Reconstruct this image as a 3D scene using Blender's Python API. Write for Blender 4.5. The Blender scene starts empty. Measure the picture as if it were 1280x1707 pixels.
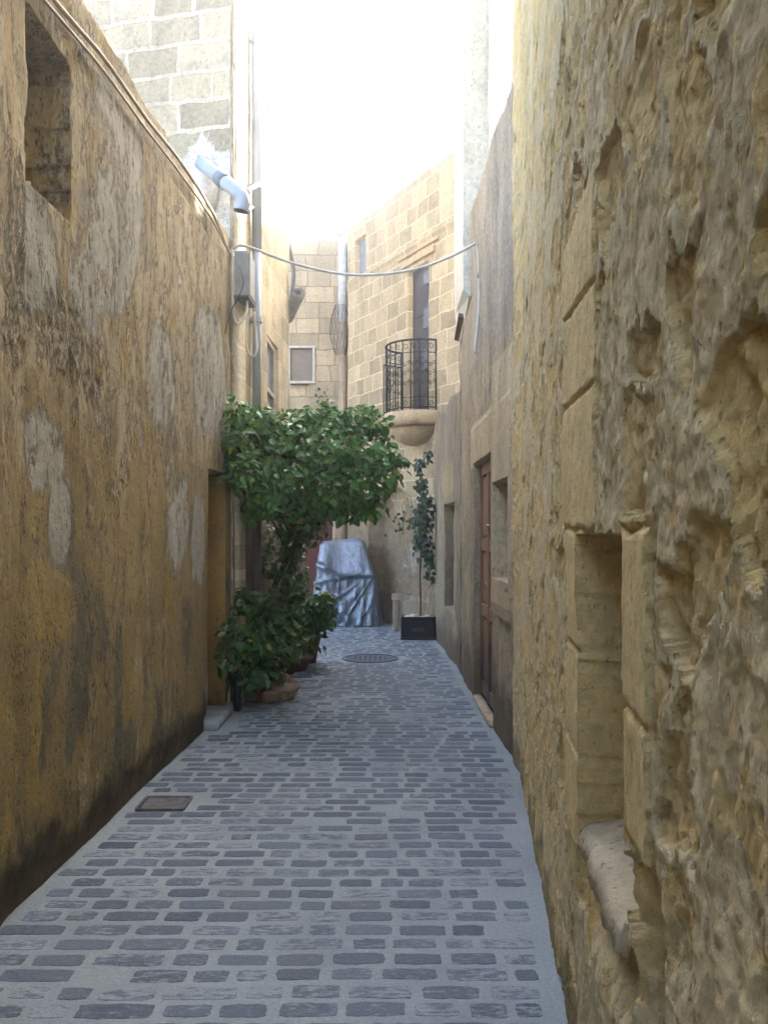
import bpy, math, random
import numpy as np
from mathutils import Vector, Matrix
R = math.radians
random.seed(7); 
sc = bpy.context.scene
COL = sc.collection

# ---------------------------------------------------------------- camera, sky, sun, exposure
F = 1400.0; HZ = 890.0; CX = 640.0; EYE = 1.55
cam = bpy.data.objects.new('camera', bpy.data.cameras.new('camera')); COL.objects.link(cam)
cam.location = (0, 0, EYE); cam.rotation_euler = (R(90), 0, 0)
cam.data.sensor_fit = 'VERTICAL'; cam.data.sensor_height = 36; cam.data.lens = F / 1707 * 36
cam.data.shift_y = (HZ - 853.5) / 1707
cam.data.clip_start = 0.05; cam.data.clip_end = 2000
sc.camera = cam
SUN_EL, SUN_AZ = 30, 36            # azimuth measured from straight ahead towards the right
w = bpy.data.worlds.new("World"); sc.world = w; w.use_nodes = True
wn = w.node_tree; bg = wn.nodes['Background']
sky = wn.nodes.new('ShaderNodeTexSky'); sky.sky_type = 'NISHITA'; sky.sun_disc = False
sky.sun_elevation = R(SUN_EL); sky.sun_rotation = R(SUN_AZ); sky.air_density = 1.0; sky.dust_density = 6.0; sky.ozone_density = 1.1
wn.links.new(sky.outputs[0], bg.inputs[0]); bg.inputs[1].default_value = 0.15
sun = bpy.data.objects.new('sun', bpy.data.lights.new('sun', 'SUN')); COL.objects.link(sun)
sun.data.energy = 4.0; sun.data.angle = R(0.5); sun.data.color = (1, .95, .86)
el, az = R(SUN_EL), R(SUN_AZ)
sd = Vector((math.sin(az) * math.cos(el), math.cos(az) * math.cos(el), math.sin(el)))
sun.rotation_euler = (-sd).to_track_quat('-Z', 'Y').to_euler(); sun.location = (3, 10, 20)
sc.view_settings.view_transform = 'Standard'; sc.view_settings.look = 'None'
sc.view_settings.exposure = 3.5; sc.view_settings.gamma = 1.0
sc.render.engine = 'CYCLES'; sc.cycles.use_denoising = True; sc.cycles.max_bounces = 10; sc.cycles.diffuse_bounces = 6

# ---------------------------------------------------------------- noise
def _h(ix, iy, seed):
    h = (ix.astype(np.int64) * 374761393 + iy.astype(np.int64) * 668265263 + seed * 1442695041) & 0xffffffff
    h = ((h ^ (h >> 13)) * 1274126177) & 0xffffffff
    h = ((h ^ (h >> 16)) * 2246822519) & 0xffffffff
    return ((h ^ (h >> 15)) & 0xffffff) / float(0x1000000)
def perlin(x, y, seed=0):
    x = np.asarray(x, float); y = np.asarray(y, float)
    ix = np.floor(x); iy = np.floor(y); fx = x - ix; fy = y - iy
    u = fx**3*(fx*(fx*6-15)+10); v = fy**3*(fy*(fy*6-15)+10)
    def g(dx, dy):
        a = _h(ix+dx, iy+dy, seed) * 2*np.pi
        return np.cos(a)*(fx-dx) + np.sin(a)*(fy-dy)
    a = g(0,0)*(1-u)+g(1,0)*u; b = g(0,1)*(1-u)+g(1,1)*u
    return (a*(1-v)+b*v) * 1.5
def fbm(x, y, o=4, seed=0, gain=.5):
    t = 0; a = 1; s = 0
    for k in range(o):
        t = t + a*perlin(x*2**k+k*17.3, y*2**k+k*9.1, seed+k); s += a; a *= gain
    return t/s
def ridged(x, y, o=4, seed=0):
    t = 0; a = 1; s = 0
    for k in range(o):
        t = t + a*(1-np.abs(perlin(x*2**k+k*7.3, y*2**k+k*3.1, seed+k))*1.6); s += a; a *= .5
    return t/s
def worley(x, y, seed=0):
    ix = np.floor(x); iy = np.floor(y); f1 = np.full(x.shape, 9.); f2 = f1.copy(); idv = np.zeros(x.shape)
    for dx in (-1,0,1):
        for dy in (-1,0,1):
            cx = ix+dx; cy = iy+dy
            px = cx+.15+.7*_h(cx,cy,seed); py = cy+.15+.7*_h(cx,cy,seed+5)
            d = np.hypot(x-px, y-py); r = _h(cx,cy,seed+9)
            n1 = d < f1; f2 = np.where(n1, f1, np.minimum(f2, d)); idv = np.where(n1, r, idv); f1 = np.where(n1, d, f1)
    return f1, f2, idv
def sst(a, b, x):
    t = np.clip((x-a)/(b-a), 0, 1); return t*t*(3-2*t)

# ---------------------------------------------------------------- objects
def tag(o, label=None, cat=None, group=None, kind=None):
    if label: o['label'] = label
    if cat: o['category'] = cat
    if group: o['group'] = group
    if kind: o['kind'] = kind
    return o
def thing(name, loc, label, cat, group=None):
    o = bpy.data.objects.new(name, None); COL.objects.link(o); o.location = loc; o.empty_display_size = .1
    return tag(o, label, cat, group)
def mesh(name, verts, faces, mat, parent=None, smooth=True, attrs=None, uv=None):
    me = bpy.data.meshes.new(name)
    me.from_pydata([tuple(v) for v in verts] if not isinstance(verts, np.ndarray) else verts.tolist(), [], faces if isinstance(faces, list) else faces.tolist())
    if smooth: me.polygons.foreach_set('use_smooth', [True]*len(me.polygons))
    if attrs:
        for k, a in attrs.items():
            at = me.attributes.new(k, 'FLOAT', 'POINT'); at.data.foreach_set('value', np.asarray(a, np.float32).ravel())
    if uv is not None:
        ul = me.uv_layers.new(name='UVMap'); li = np.zeros(len(me.loops), np.int32); me.loops.foreach_get('vertex_index', li)
        ul.data.foreach_set('uv', np.asarray(uv, np.float32)[li].ravel())
    me.materials.append(mat); me.update()
    o = bpy.data.objects.new(name, me); COL.objects.link(o)
    if parent is not None:
        o.parent = parent
        q = parent; off = Vector((0,0,0))
        while q is not None:
            off += Vector(q.location); q = q.parent
        o.location = -off
    return o
class MB:
    def __init__(s): s.v = []; s.f = []
    def add(s, vs, fs):
        n = len(s.v); s.v += [tuple(v) for v in vs]; s.f += [tuple(i+n for i in f) for f in fs]
    def box(s, c, d, rz=0, bev=0.0, jit=0.0):
        hx, hy, hz = d[0]/2, d[1]/2, d[2]/2; b = min(bev, hx*.49, hy*.49, hz*.49)
        ca, sa = math.cos(rz), math.sin(rz)
        def T(x, y, z):
            x += random.uniform(-jit, jit); y += random.uniform(-jit, jit); z += random.uniform(-jit, jit)
            return (c[0]+x*ca-y*sa, c[1]+x*sa+y*ca, c[2]+z)
        if b <= 0:
            vs = [T(x,y,z) for z in (-hz,hz) for (x,y) in ((-hx,-hy),(hx,-hy),(hx,hy),(-hx,hy))]
            s.add(vs, [(3,2,1,0),(4,5,6,7),(0,1,5,4),(1,2,6,5),(2,3,7,6),(3,0,4,7)]); return
        rings = []
        for z, i in ((-hz, b), (-hz+b, 0), (hz-b, 0), (hz, b)):
            x, y = hx-i, hy-i
            rings.append([T(*p, z) for p in ((-x+b,-y),(x-b,-y),(x,-y+b),(x,y-b),(x-b,y),(-x+b,y),(-x,y-b),(-x,-y+b))])
        s.loft(rings)
    def loft(s, rings, cap=True, closed=True):
        n = len(rings[0]); vs = [p for r in rings for p in r]; fs = []
        for k in range(len(rings)-1):
            for i in range(n if closed else n-1):
                j = (i+1) % n; fs.append((k*n+i, k*n+j, (k+1)*n+j, (k+1)*n+i))
        if cap: fs.append(tuple(range(n-1,-1,-1))); fs.append(tuple((len(rings)-1)*n+i for i in range(n)))
        s.add(vs, fs)
    def tube(s, pts, r, n=8, cap=True):
        pts = [Vector(p) for p in pts]; rs = r if isinstance(r, (list, tuple)) else [r]*len(pts)
        rings = []; up = None
        for i, p in enumerate(pts):
            t = (pts[min(i+1,len(pts)-1)]-pts[max(i-1,0)]).normalized()
            if up is None: up = t.orthogonal().normalized()
            up = (up - t*up.dot(t));
            if up.length < 1e-5: up = t.orthogonal()
            up.normalize(); sd_ = t.cross(up)
            rings.append([p+(up*math.cos(a)+sd_*math.sin(a))*rs[i] for a in [2*math.pi*k/n for k in range(n)]])
        s.loft(rings, cap)
    def build(s, name, mat, parent=None, smooth=False, attrs=None):
        return mesh(name, s.v, s.f, mat, parent, smooth, attrs)
def smoothpath(pts, k=6):
    P = [Vector(p) for p in pts]; out = []
    for i in range(len(P)-1):
        a = P[max(i-1,0)]; b = P[i]; c = P[i+1]; d = P[min(i+2,len(P)-1)]
        for j in range(k):
            t = j/k; out.append(.5*((2*b)+(c-a)*t+(2*a-5*b+4*c-d)*t*t+(3*b-a-3*c+d)*t**3))
    out.append(P[-1]); return out

# pixel of the photograph + depth -> point in the place (used only to take measurements)
def at(px, py, Y): return Vector(((px-CX)/F*Y, Y, EYE+(HZ-py)/F*Y))

# ---------------------------------------------------------------- materials
class M_:
    def __init__(s, name):
        s.m = bpy.data.materials.new(name); s.m.use_nodes = True; s.t = s.m.node_tree
        s.b = s.t.nodes['Principled BSDF']; s.tc = s.t.nodes.new('ShaderNodeTexCoord')
    def n(s, ty, **kw):
        nd = s.t.nodes.new(ty)
        for k, v in kw.items(): setattr(nd, k, v)
        return nd
    def L(s, a, b): s.t.links.new(a, b)
    def co(s, scale=(1,1,1), uv=False):
        mp = s.n('ShaderNodeMapping'); mp.inputs['Scale'].default_value = scale
        s.L(s.tc.outputs['UV' if uv else 'Object'], mp.inputs[0]); return mp.outputs[0]
    def noise(s, scale, detail=6, rough=.6, co=None, dist=0):
        nd = s.n('ShaderNodeTexNoise'); nd.inputs['Scale'].default_value = scale; nd.inputs['Detail'].default_value = detail
        nd.inputs['Roughness'].default_value = rough; nd.inputs['Distortion'].default_value = dist
        s.L(co if co is not None else s.tc.outputs['Object'], nd.inputs['Vector']); return nd.outputs['Fac']
    def math(s, op, a, b=0, c=None):
        nd = s.n('ShaderNodeMath', operation=op)
        for i, v in enumerate((a, b) if c is None else (a, b, c)):
            if isinstance(v, (int, float)): nd.inputs[i].default_value = v
            else: s.L(v, nd.inputs[i])
        return nd.outputs[0]
    def step(s, x, a, b):
        nd = s.n('ShaderNodeMapRange', interpolation_type='SMOOTHSTEP'); s.L(x, nd.inputs[0])
        nd.inputs[1].default_value = a; nd.inputs[2].default_value = b; return nd.outputs[0]
    def mix(s, f, a, b):
        nd = s.n('ShaderNodeMix', data_type='RGBA')
        for i, v in ((0, f), (6, a), (7, b)):
            if isinstance(v, (int, float)): nd.inputs[i].default_value = v
            elif isinstance(v, tuple): nd.inputs[i].default_value = (*v, 1)
            else: s.L(v, nd.inputs[i])
        return nd.outputs[2]
    def attr(s, name): 
        nd = s.n('ShaderNodeAttribute', attribute_name=name); return nd.outputs['Fac']
    def mul(s, col, fac, lo, hi):       # tone variation
        v = s.n('ShaderNodeMapRange'); s.L(fac, v.inputs[0]); v.inputs[1].default_value = .25; v.inputs[2].default_value = .75
        v.inputs[3].default_value = lo; v.inputs[4].default_value = hi
        hs = s.n('ShaderNodeHueSaturation'); s.L(col, hs.inputs['Color']); s.L(v.outputs[0], hs.inputs['Value']); return hs.outputs[0]
    def out(s, col=None, rough=.9, bump=None, bumps=(), metal=0, spec=.25):
        if col is not None:
            if isinstance(col, tuple): s.b.inputs['Base Color'].default_value = (*col, 1)
            else: s.L(col, s.b.inputs['Base Color'])
        if isinstance(rough, (int, float)): s.b.inputs['Roughness'].default_value = rough
        else: s.L(rough, s.b.inputs['Roughness'])
        s.b.inputs['Metallic'].default_value = metal; s.b.inputs['Specular IOR Level'].default_value = spec
        last = None
        for h, d in bumps:
            bp = s.n('ShaderNodeBump'); bp.inputs['Distance'].default_value = d; bp.inputs['Strength'].default_value = 1
            s.L(h, bp.inputs['Height'])
            if last is not None: s.L(last, bp.inputs['Normal'])
            last = bp.outputs[0]
        if last is not None: s.L(last, s.b.inputs['Normal'])
        return s.m
def simple(name, col, rough=.6, metal=0, var=.15, sc_=8, bump=.002, spec=.4, col2=None):
    m = M_(name); n = m.noise(sc_, 5); c = m.mix(m.step(n,.4,.65), col, col2 or tuple(x*.75 for x in col))
    c = m.mul(c, m.noise(sc_*4, 4), 1-var, 1+var)
    return m.out(c, rough, bumps=((m.noise(sc_*12, 4), bump),), metal=metal, spec=spec)

def wall_mat(name, c1, c2, c3, layers=(), brick=None, damp=None, streak=.5, pits=.012, fine=.004, grit=90, pitscale=9, vs=.42, holes=.35):
    """c1/c2 large patches, c3 blotches; layers = (attribute, colour a, colour b, noise scale, amount, height)"""
    m = M_(name)
    big = m.noise(.9, 5, .6); st = m.noise(3.2, 6, .65, m.co((1,1,.22)), .6); med = m.noise(4.5, 7, .68); fin = m.noise(28, 6, .7)
    c = m.mix(m.step(big,.38,.62), c1, c2)
    c = m.mix(m.math('MULTIPLY', m.step(med,.5,.66), .8), c, c3)
    heights = []
    if brick:
        bw, bh, ms, mc, bump_h, jd = brick
        wv = m.n('ShaderNodeTexNoise'); wv.inputs['Scale'].default_value = 3.5; wv.inputs['Detail'].default_value = 5; m.L(m.tc.outputs['UV'], wv.inputs['Vector'])
        vm = m.n('ShaderNodeVectorMath', operation='MULTIPLY_ADD'); m.L(wv.outputs['Color'], vm.inputs[0]); vm.inputs[1].default_value = (.085,.085,0)
        m.L(m.tc.outputs['UV'], vm.inputs[2])
        bk = m.n('ShaderNodeTexBrick'); m.L(vm.outputs[0], bk.inputs['Vector']); bk.inputs['Scale'].default_value = 1
        bk.inputs['Brick Width'].default_value = bw; bk.inputs['Row Height'].default_value = bh; bk.inputs['Mortar Size'].default_value = ms
        bk.inputs['Mortar Smooth'].default_value = .35; bk.inputs['Bias'].default_value = 0; bk.offset = .45; bk.squash = .8; bk.squash_frequency = 3
        bk.inputs['Color1'].default_value = (.25,.25,.25,1); bk.inputs['Color2'].default_value = (.8,.8,.8,1); bk.inputs['Mortar'].default_value = (.5,.5,.5,1)
        c = m.mul(c, bk.outputs['Color'], .78, 1.18)
        jf = m.math('MULTIPLY', bk.outputs['Fac'], m.step(m.noise(2.2,5), .3, .5) if jd else 1.0)
        c = m.mix(jf, c, mc)
        heights.append((m.math('SUBTRACT', 1, bk.outputs['Fac']), bump_h))
    for (an, ca, cb, ns, amt, hh) in layers:
        nn = m.noise(ns, 9, .72, m.co((1,1,vs)), .5)
        f = m.math('ADD', m.attr(an), m.math('MULTIPLY', m.math('SUBTRACT', nn, .5), amt*2.4))
        mk = m.step(f, .47, .56)
        c = m.mix(mk, c, m.mix(m.step(m.noise(ns*2.3, 6, .7), .4, .62), ca, cb))
        heights.append((mk, hh))
    c = m.mul(c, st, 1-streak*.5, 1+streak*.45)
    c = m.mul(c, fin, .72, 1.2)
    if damp:
        z = m.n('ShaderNodeSeparateXYZ'); m.L(m.tc.outputs['Object'], z.inputs[0])
        f = m.math('ADD', z.outputs[2], m.math('MULTIPLY', m.math('SUBTRACT', m.noise(3.0, 7, .7), .5), 1.1))
        c = m.mix(m.math('MULTIPLY', m.step(f, damp[0], damp[0]*.25), damp[2] if len(damp) > 2 else .85), c, damp[1])
    vo = m.n('ShaderNodeTexVoronoi'); vo.inputs['Scale'].default_value = grit*.35; m.L(m.co((1,1,.6)), vo.inputs['Vector'])
    hole = m.step(m.math('ADD', vo.outputs['Distance'], m.math('MULTIPLY', m.noise(6, 3), .9)), .5, .72)
    c = m.mix(m.math('MULTIPLY', m.math('SUBTRACT', 1, hole), holes), c, tuple(x*.45 for x in c3))
    heights += [(m.noise(pitscale*3.6, 6, .75), pits*.28), (m.noise(pitscale, 9, .72, m.co((1,1,.7))), pits), (m.noise(grit, 5, .7), fine), (hole, .004)]
    return m.out(c, .93, bumps=heights, spec=.15)

# near right wall: eroded limestone + mortar smears
MAT = {}
MAT['rubble'] = wall_mat('rubble_stone', (.88,.63,.25), (.86,.64,.30), (.78,.52,.19),
    layers=(('mortar', (.85,.68,.38), (.78,.61,.32), 14, .35, .004), ('ashlar', (.88,.67,.31), (.84,.62,.27), 22, .08, .001)), streak=.2, pits=.016, fine=.007, grit=150, pitscale=17, vs=.95, holes=.12, damp=(.20,(.22,.17,.09),.7))
MAT['plaster'] = wall_mat('ochre_plaster', (.295,.22,.10), (.245,.18,.078), (.215,.17,.10),
    layers=(('pale', (.37,.31,.20), (.32,.265,.165), 3.0, .55, .001), ('yellow', (.33,.235,.075), (.27,.19,.06), 2.6, .7, .001), ('grime', (.13,.115,.075), (.17,.145,.095), 2.4, .55, 0),
      ('grey', (.37,.355,.31), (.31,.295,.25), 4, .36, -.010), ('bare', (.40,.345,.26), (.18,.14,.095), 13, .42, .010), ('bare2', (.40,.345,.26), (.17,.13,.09), 10, .75, .008)),
    damp=(.34, (.06,.052,.038)), streak=.5, pits=.02, fine=.003, grit=110, pitscale=6)
MAT['reveal'] = wall_mat('ochre_limewash', (.45,.29,.09), (.40,.25,.08), (.30,.20,.09), damp=(.35,(.10,.07,.04)), streak=.3, pits=.006)
MAT['block_l'] = wall_mat('pale_block_masonry', (.54,.47,.33), (.48,.42,.30), (.38,.335,.25),
    layers=(('white', (.72,.69,.62), (.60,.56,.48), 5, .9, .004),), brick=(.50,.26,.024,(.62,.565,.45),-.005,False), streak=.5)
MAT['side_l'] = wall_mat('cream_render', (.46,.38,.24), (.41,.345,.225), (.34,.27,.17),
    layers=(('white', (.62,.57,.45), (.5,.45,.34), 6, .6, .004),('brown', (.20,.15,.10), (.15,.115,.08), 4, .5, .003)), brick=(.62,.30,.008,(.52,.45,.33),.002,True), damp=(.9,(.10,.08,.05)), streak=.5)  # 'brown' layer: the tree's shade on the wall, put into the colour
MAT['far'] = wall_mat('weathered_block', (.44,.37,.25), (.40,.34,.235), (.33,.275,.19),
    layers=(('grime', (.30,.27,.22), (.20,.18,.15), 4, 1.1, .004),), brick=(.55,.30,.012,(.28,.22,.15),.004,False), streak=.4)
MAT['curve'] = wall_mat('golden_block', (.45,.37,.235), (.41,.335,.215), (.33,.265,.17),
    layers=(('grime', (.36,.30,.22), (.28,.22,.16), 5, .5, .003),('old', (.30,.235,.15), (.21,.165,.11), 4, .5, .006),('lime', (.46,.41,.33), (.30,.25,.19), 5, .55, .004)), brick=(.42,.27,.013,(.62,.52,.36),-.005,False), streak=.35)
MAT['house2'] = wall_mat('patchy_render', (.50,.395,.25), (.44,.345,.22), (.31,.245,.16),
    layers=(('ashlar', (.66,.51,.30), (.60,.46,.27), 8, .2, .004), ('purple', (.48,.40,.29), (.36,.29,.205), 16, .8, .004)), damp=(.7,(.15,.11,.07)), streak=.7, pits=.02)
MAT['lowwall'] = wall_mat('dark_weathered_render', (.27,.225,.16), (.34,.28,.19), (.18,.15,.115),
    layers=(('ashlar', (.42,.34,.21), (.36,.28,.16), 9, .7, .004),), damp=(.5,(.11,.085,.055)), streak=.8, pits=.02)
MAT['white_wall'] = wall_mat('white_render', (.74,.72,.66), (.68,.66,.62), (.6,.57,.5), streak=.4, pits=.004)
MAT['bay'] = wall_mat('pale_ashlar', (.78,.74,.62), (.74,.70,.58), (.66,.61,.50), brick=(.6,.28,.006,(.4,.35,.27),.003,False), streak=.3, pits=.004)
MAT['slab'] = wall_mat('bench_stone', (.38,.33,.25), (.34,.29,.22), (.26,.22,.17), streak=.3, pits=.006)
MAT['slab_pale'] = wall_mat('worn_sill_stone', (.60,.50,.33), (.54,.44,.28), (.40,.32,.20), streak=.3, pits=.012, vs=1)
MAT['balcony'] = wall_mat('balcony_stone', (.50,.40,.26), (.45,.35,.22), (.30,.22,.15), streak=.4, pits=.006)
MAT['step'] = simple('worn_step_stone', (.30,.33,.36), .7, var=.2, sc_=6, bump=.004)
MAT['iron'] = simple('black_wrought_iron', (.018,.016,.016), .5, .3, bump=.0005)
MAT['cover'] = simple('dark_cast_iron', (.10,.11,.13), .65, .2, var=.3, sc_=30)
MAT['rust'] = simple('rusty_iron', (.15,.14,.13), .8, .1, var=.4, sc_=25, col2=(.085,.085,.085))
MAT['pvc'] = simple('grey_pvc', (.40,.46,.54), .4, bump=.0002, var=.08, sc_=3)
MAT['pvc2'] = simple('stone_coloured_pipe', (.36,.29,.2), .7, bump=.001)
MAT['box'] = simple('grey_painted_box', (.33,.35,.34), .5, bump=.0003, var=.1)
MAT['cable'] = simple('white_cable', (.68,.66,.60), .5, bump=.0002, var=.1)
MAT['cable_d'] = simple('old_grey_cable', (.40,.34,.25), .6, bump=.0003, var=.2)
MAT['black'] = simple('black_plastic', (.013,.013,.014), .35, bump=.0005, var=.3, sc_=12)
MAT['shutter'] = simple('blue_grey_paint', (.21,.24,.28), .5, var=.1, bump=.0005)
MAT['frame_w'] = simple('white_paint', (.50,.49,.46), .45, var=.08)
MAT['frame_b'] = simple('cream_frame', (.45,.40,.30), .6)
MAT['pane'] = simple('dusty_glass', (.10,.10,.11), .25, var=.3, sc_=5, spec=.5)
MAT['red'] = simple('dark_red_paint', (.11,.035,.025), .55, var=.25)
MAT['terra'] = simple('terracotta', (.30,.13,.07), .85, var=.25, sc_=10, bump=.003)
MAT['terra_d'] = simple('dark_pot', (.12,.06,.045), .8, var=.25)
MAT['rock'] = simple('field_stone', (.38,.27,.17), .9, var=.3, sc_=14, bump=.006, col2=(.24,.15,.09))
MAT['pebble'] = simple('pale_stone', (.62,.57,.48), .85, var=.15, sc_=14, bump=.004)
MAT['soil'] = simple('soil', (.06,.045,.03), .95, var=.4, sc_=30, bump=.01)
MAT['bark'] = simple('bark', (.10,.075,.05), .9, var=.3, sc_=20, bump=.006)
MAT['roll'] = simple('rolled_canvas', (.30,.30,.29), .8, var=.15)
MAT['roof'] = simple('cement_roof', (.40,.36,.29), .9)
MAT['bracket'] = simple('dark_timber', (.16,.11,.08), .8, var=.25, sc_=15)
def wood(name, c1, c2, c3):
    m = M_(name); g = m.noise(9, 7, .65, m.co((3,3,.25)), 1.2); c = m.mix(m.step(g,.35,.65), c1, c2)
    z = m.n('ShaderNodeSeparateXYZ'); m.L(m.tc.outputs['Object'], z.inputs[0])
    f = m.math('ADD', z.outputs[2], m.math('MULTIPLY', m.noise(4, 6), .5))
    c = m.mix(m.math('MULTIPLY', m.step(f, 1.15, .45), .8), c, c3)
    return m.out(m.mul(c, m.noise(30,4), .8, 1.15), .5, bumps=((g,.002),), spec=.35)
MAT['door'] = wood('varnished_wood', (.36,.185,.075), (.26,.12,.045), (.05,.036,.03))
MAT['door_d'] = wood('dark_door_wood', (.06,.045,.038), (.04,.03,.027), (.03,.025,.022))
def leafmat(name, a, b, yl, rough=.36):
    m = M_(name); r = m.attr('rnd'); c = m.mix(r, a, b)
    c = m.mix(m.step(r, .95, .99), c, yl)
    c = m.mul(c, m.noise(60, 3), .85, 1.12)
    m.b.inputs['Subsurface Weight'].default_value = 0
    mt = m.out(c, rough, bumps=((m.noise(45,3),.0015),), spec=.5)
    tr = m.n('ShaderNodeBsdfTranslucent'); m.L(m.mix(.5, c, (.12,.22,.02)), tr.inputs[0])
    mx = m.n('ShaderNodeMixShader'); mx.inputs[0].default_value = .26
    o = [n for n in m.t.nodes if n.type == 'OUTPUT_MATERIAL'][0]
    m.L(m.b.outputs[0], mx.inputs[1]); m.L(tr.outputs[0], mx.inputs[2]); m.L(mx.outputs[0], o.inputs[0])
    return mt
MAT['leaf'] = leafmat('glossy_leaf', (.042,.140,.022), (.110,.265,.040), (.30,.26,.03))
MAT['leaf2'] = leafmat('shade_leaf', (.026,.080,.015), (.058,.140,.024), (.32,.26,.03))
MAT['ivy'] = leafmat('ivy_leaf', (.020,.045,.022), (.035,.070,.030), (.05,.09,.03))
MAT['dry'] = simple('dry_leaf', (.20,.13,.05), .8, var=.4)
def tarp():
    m = M_('silver_cover_cloth')
    cr = m.noise(7, 7, .6, m.co((1.3,1.3,.7)), 1.5); f = m.noise(30, 5, .6, None, .8)
    c = m.mix(m.step(cr,.4,.65), (.25,.295,.355), (.185,.225,.285))
    return m.out(c, .30, bumps=((cr,.02),(f,.004)), metal=.6, spec=.5)
MAT['tarp'] = tarp()

# ---------------------------------------------------------------- wall sheets with relief
def grid_vals(lo, hi, step, edges=(), fine=None):
    v = list(np.arange(lo, hi, step)) + [hi]
    if fine:
        for a, b, st in fine:
            v = [x for x in v if x < a or x > b] + list(np.arange(a, b, st)) + [b]
    for e in edges:
        v = [x for x in v if abs(x-e) > .006] + [e-.005, e+.005]
    return np.array(sorted(set(np.round(v, 5))))
def wall(name, path, side, svals, zvals, off, mat, parent, attrs=None, thick=.35, base=None, topn=0.0, pskey=None):
    """path: polyline of (x,y); side: +1 if the face looks to the left of travel; s measured along the path (metres)."""
    P = np.array(path, float); seg = np.hypot(*np.diff(P, axis=0).T); cum = np.concatenate([[0], np.cumsum(seg)])
    S = np.asarray(svals); x = np.interp(S, cum, P[:,0]); y = np.interp(S, cum, P[:,1])
    e = .12; tx = np.interp(S+e, cum, P[:,0])-np.interp(S-e, cum, P[:,0]); ty = np.interp(S+e, cum, P[:,1])-np.interp(S-e, cum, P[:,1])
    l = np.hypot(tx, ty); tx /= l; ty /= l
    nx, ny = (-ty*side, tx*side)
    SS, ZZ = np.meshgrid(S, zvals)
    A = np.tile(x, (len(zvals),1)); B = np.tile(y, (len(zvals),1))
    o = off(SS, ZZ, A, B)
    at_ = attrs(SS, ZZ, A, B) if attrs else {}
    if callable(topn): Z2 = ZZ*topn(SS)
    else:
        Z2 = ZZ.copy(); Z2[-1] += topn*fbm(S*3, S*0+3.3, 4, 77); Z2[-2] = np.minimum(Z2[-2], Z2[-1]-.002)
    V = np.stack([A+nx*o, B+ny*o, Z2], -1)
    nz, ns = len(zvals), len(S)
    idx = np.arange(nz*ns).reshape(nz, ns)
    q = np.stack([idx[:-1,:-1], idx[:-1,1:], idx[1:,1:], idx[1:,:-1]], -1).reshape(-1,4)
    if side > 0: q = q[:, ::-1]
    V = V.reshape(-1,3); uv = np.stack([SS, ZZ], -1).reshape(-1,2)
    # body behind the face: back, top, ends
    bx, by = x-nx*thick, y-ny*thick
    back_t = np.stack([bx, by, Z2[-1]], -1); back_b = np.stack([bx, by, np.zeros(ns)], -1)
    nb = len(V); V = np.concatenate([V, back_t, back_b]); it = np.arange(ns)+nb; ib = it+ns
    uv = np.concatenate([uv, np.stack([S, Z2[-1]+.3], -1), np.stack([S, S*0], -1)])
    ft = np.stack([idx[-1,:-1], idx[-1,1:], it[1:], it[:-1]], -1); fb = np.stack([it[:-1], it[1:], ib[1:], ib[:-1]], -1)
    if side > 0: ft = ft[:, ::-1]; fb = fb[:, ::-1]
    faces = np.concatenate([q, ft, fb]).tolist()
    for col, k in ((0,0), (ns-1, ns-1)):
        loop = idx[:, col].tolist() + [int(it[k]), int(ib[k])]
        faces.append(loop if (col == 0) == (side < 0) else loop[::-1])
    at2 = {k: np.concatenate([np.broadcast_to(v, SS.shape).ravel(), np.zeros(2*ns)]) for k, v in at_.items()}
    return mesh(name, V, faces, mat, parent, True, at2, uv)
def rect(S, Z, s0, s1, z0, z1): return (S > s0) & (S < s1) & (Z > z0) & (Z < z1)
def ell(S, Z, s, z, rs, rz): return np.clip(1-np.hypot((S-s)/rs, (Z-z)/rz), -1, 1)

# ---------------------------------------------------------------- SETTING: ground and lane
g = MB(); g.add([(-600,-600,-.06),(600,-600,-.06),(600,600,-.06),(-600,600,-.06)], [(0,1,2,3)])
tag(g.build('ground', simple('bare_earth', (.22,.18,.13), .95)), kind='structure')
def lane_h(x, y): return .010*fbm(x*.9, y*.9, 3, 5) + .002*fbm(x*6, y*6, 2, 8)
mm = M_('lane_mortar')
c = mm.mix(mm.step(mm.noise(1.1,5),.4,.62), (.285,.315,.315), (.235,.262,.268)); c = mm.mix(mm.math('MULTIPLY', mm.step(mm.noise(5,7,.7),.52,.7), .6), c, (.32,.34,.335))
MAT['mortar'] = mm.out(mm.mul(c, mm.noise(70,4,.7), .78, 1.2), .85, bumps=((mm.noise(25,7,.7),.006),(mm.noise(160,3),.002)), spec=.25)
xs = np.arange(-3.2, 3.21, .032); ys = np.concatenate([np.arange(-4, 1, .2), np.arange(1, 16.6, .032)])
X, Y = np.meshgrid(xs, ys); Zl = lane_h(X, Y); n_ = len(xs)
idx = np.arange(X.size).reshape(X.shape); q = np.stack([idx[:-1,:-1], idx[:-1,1:], idx[1:,1:], idx[1:,:-1]], -1).reshape(-1,4)
lane = mesh('lane', np.stack([X,Y,Zl],-1).reshape(-1,3), q.tolist(), MAT['mortar']); tag(lane, kind='structure')
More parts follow.
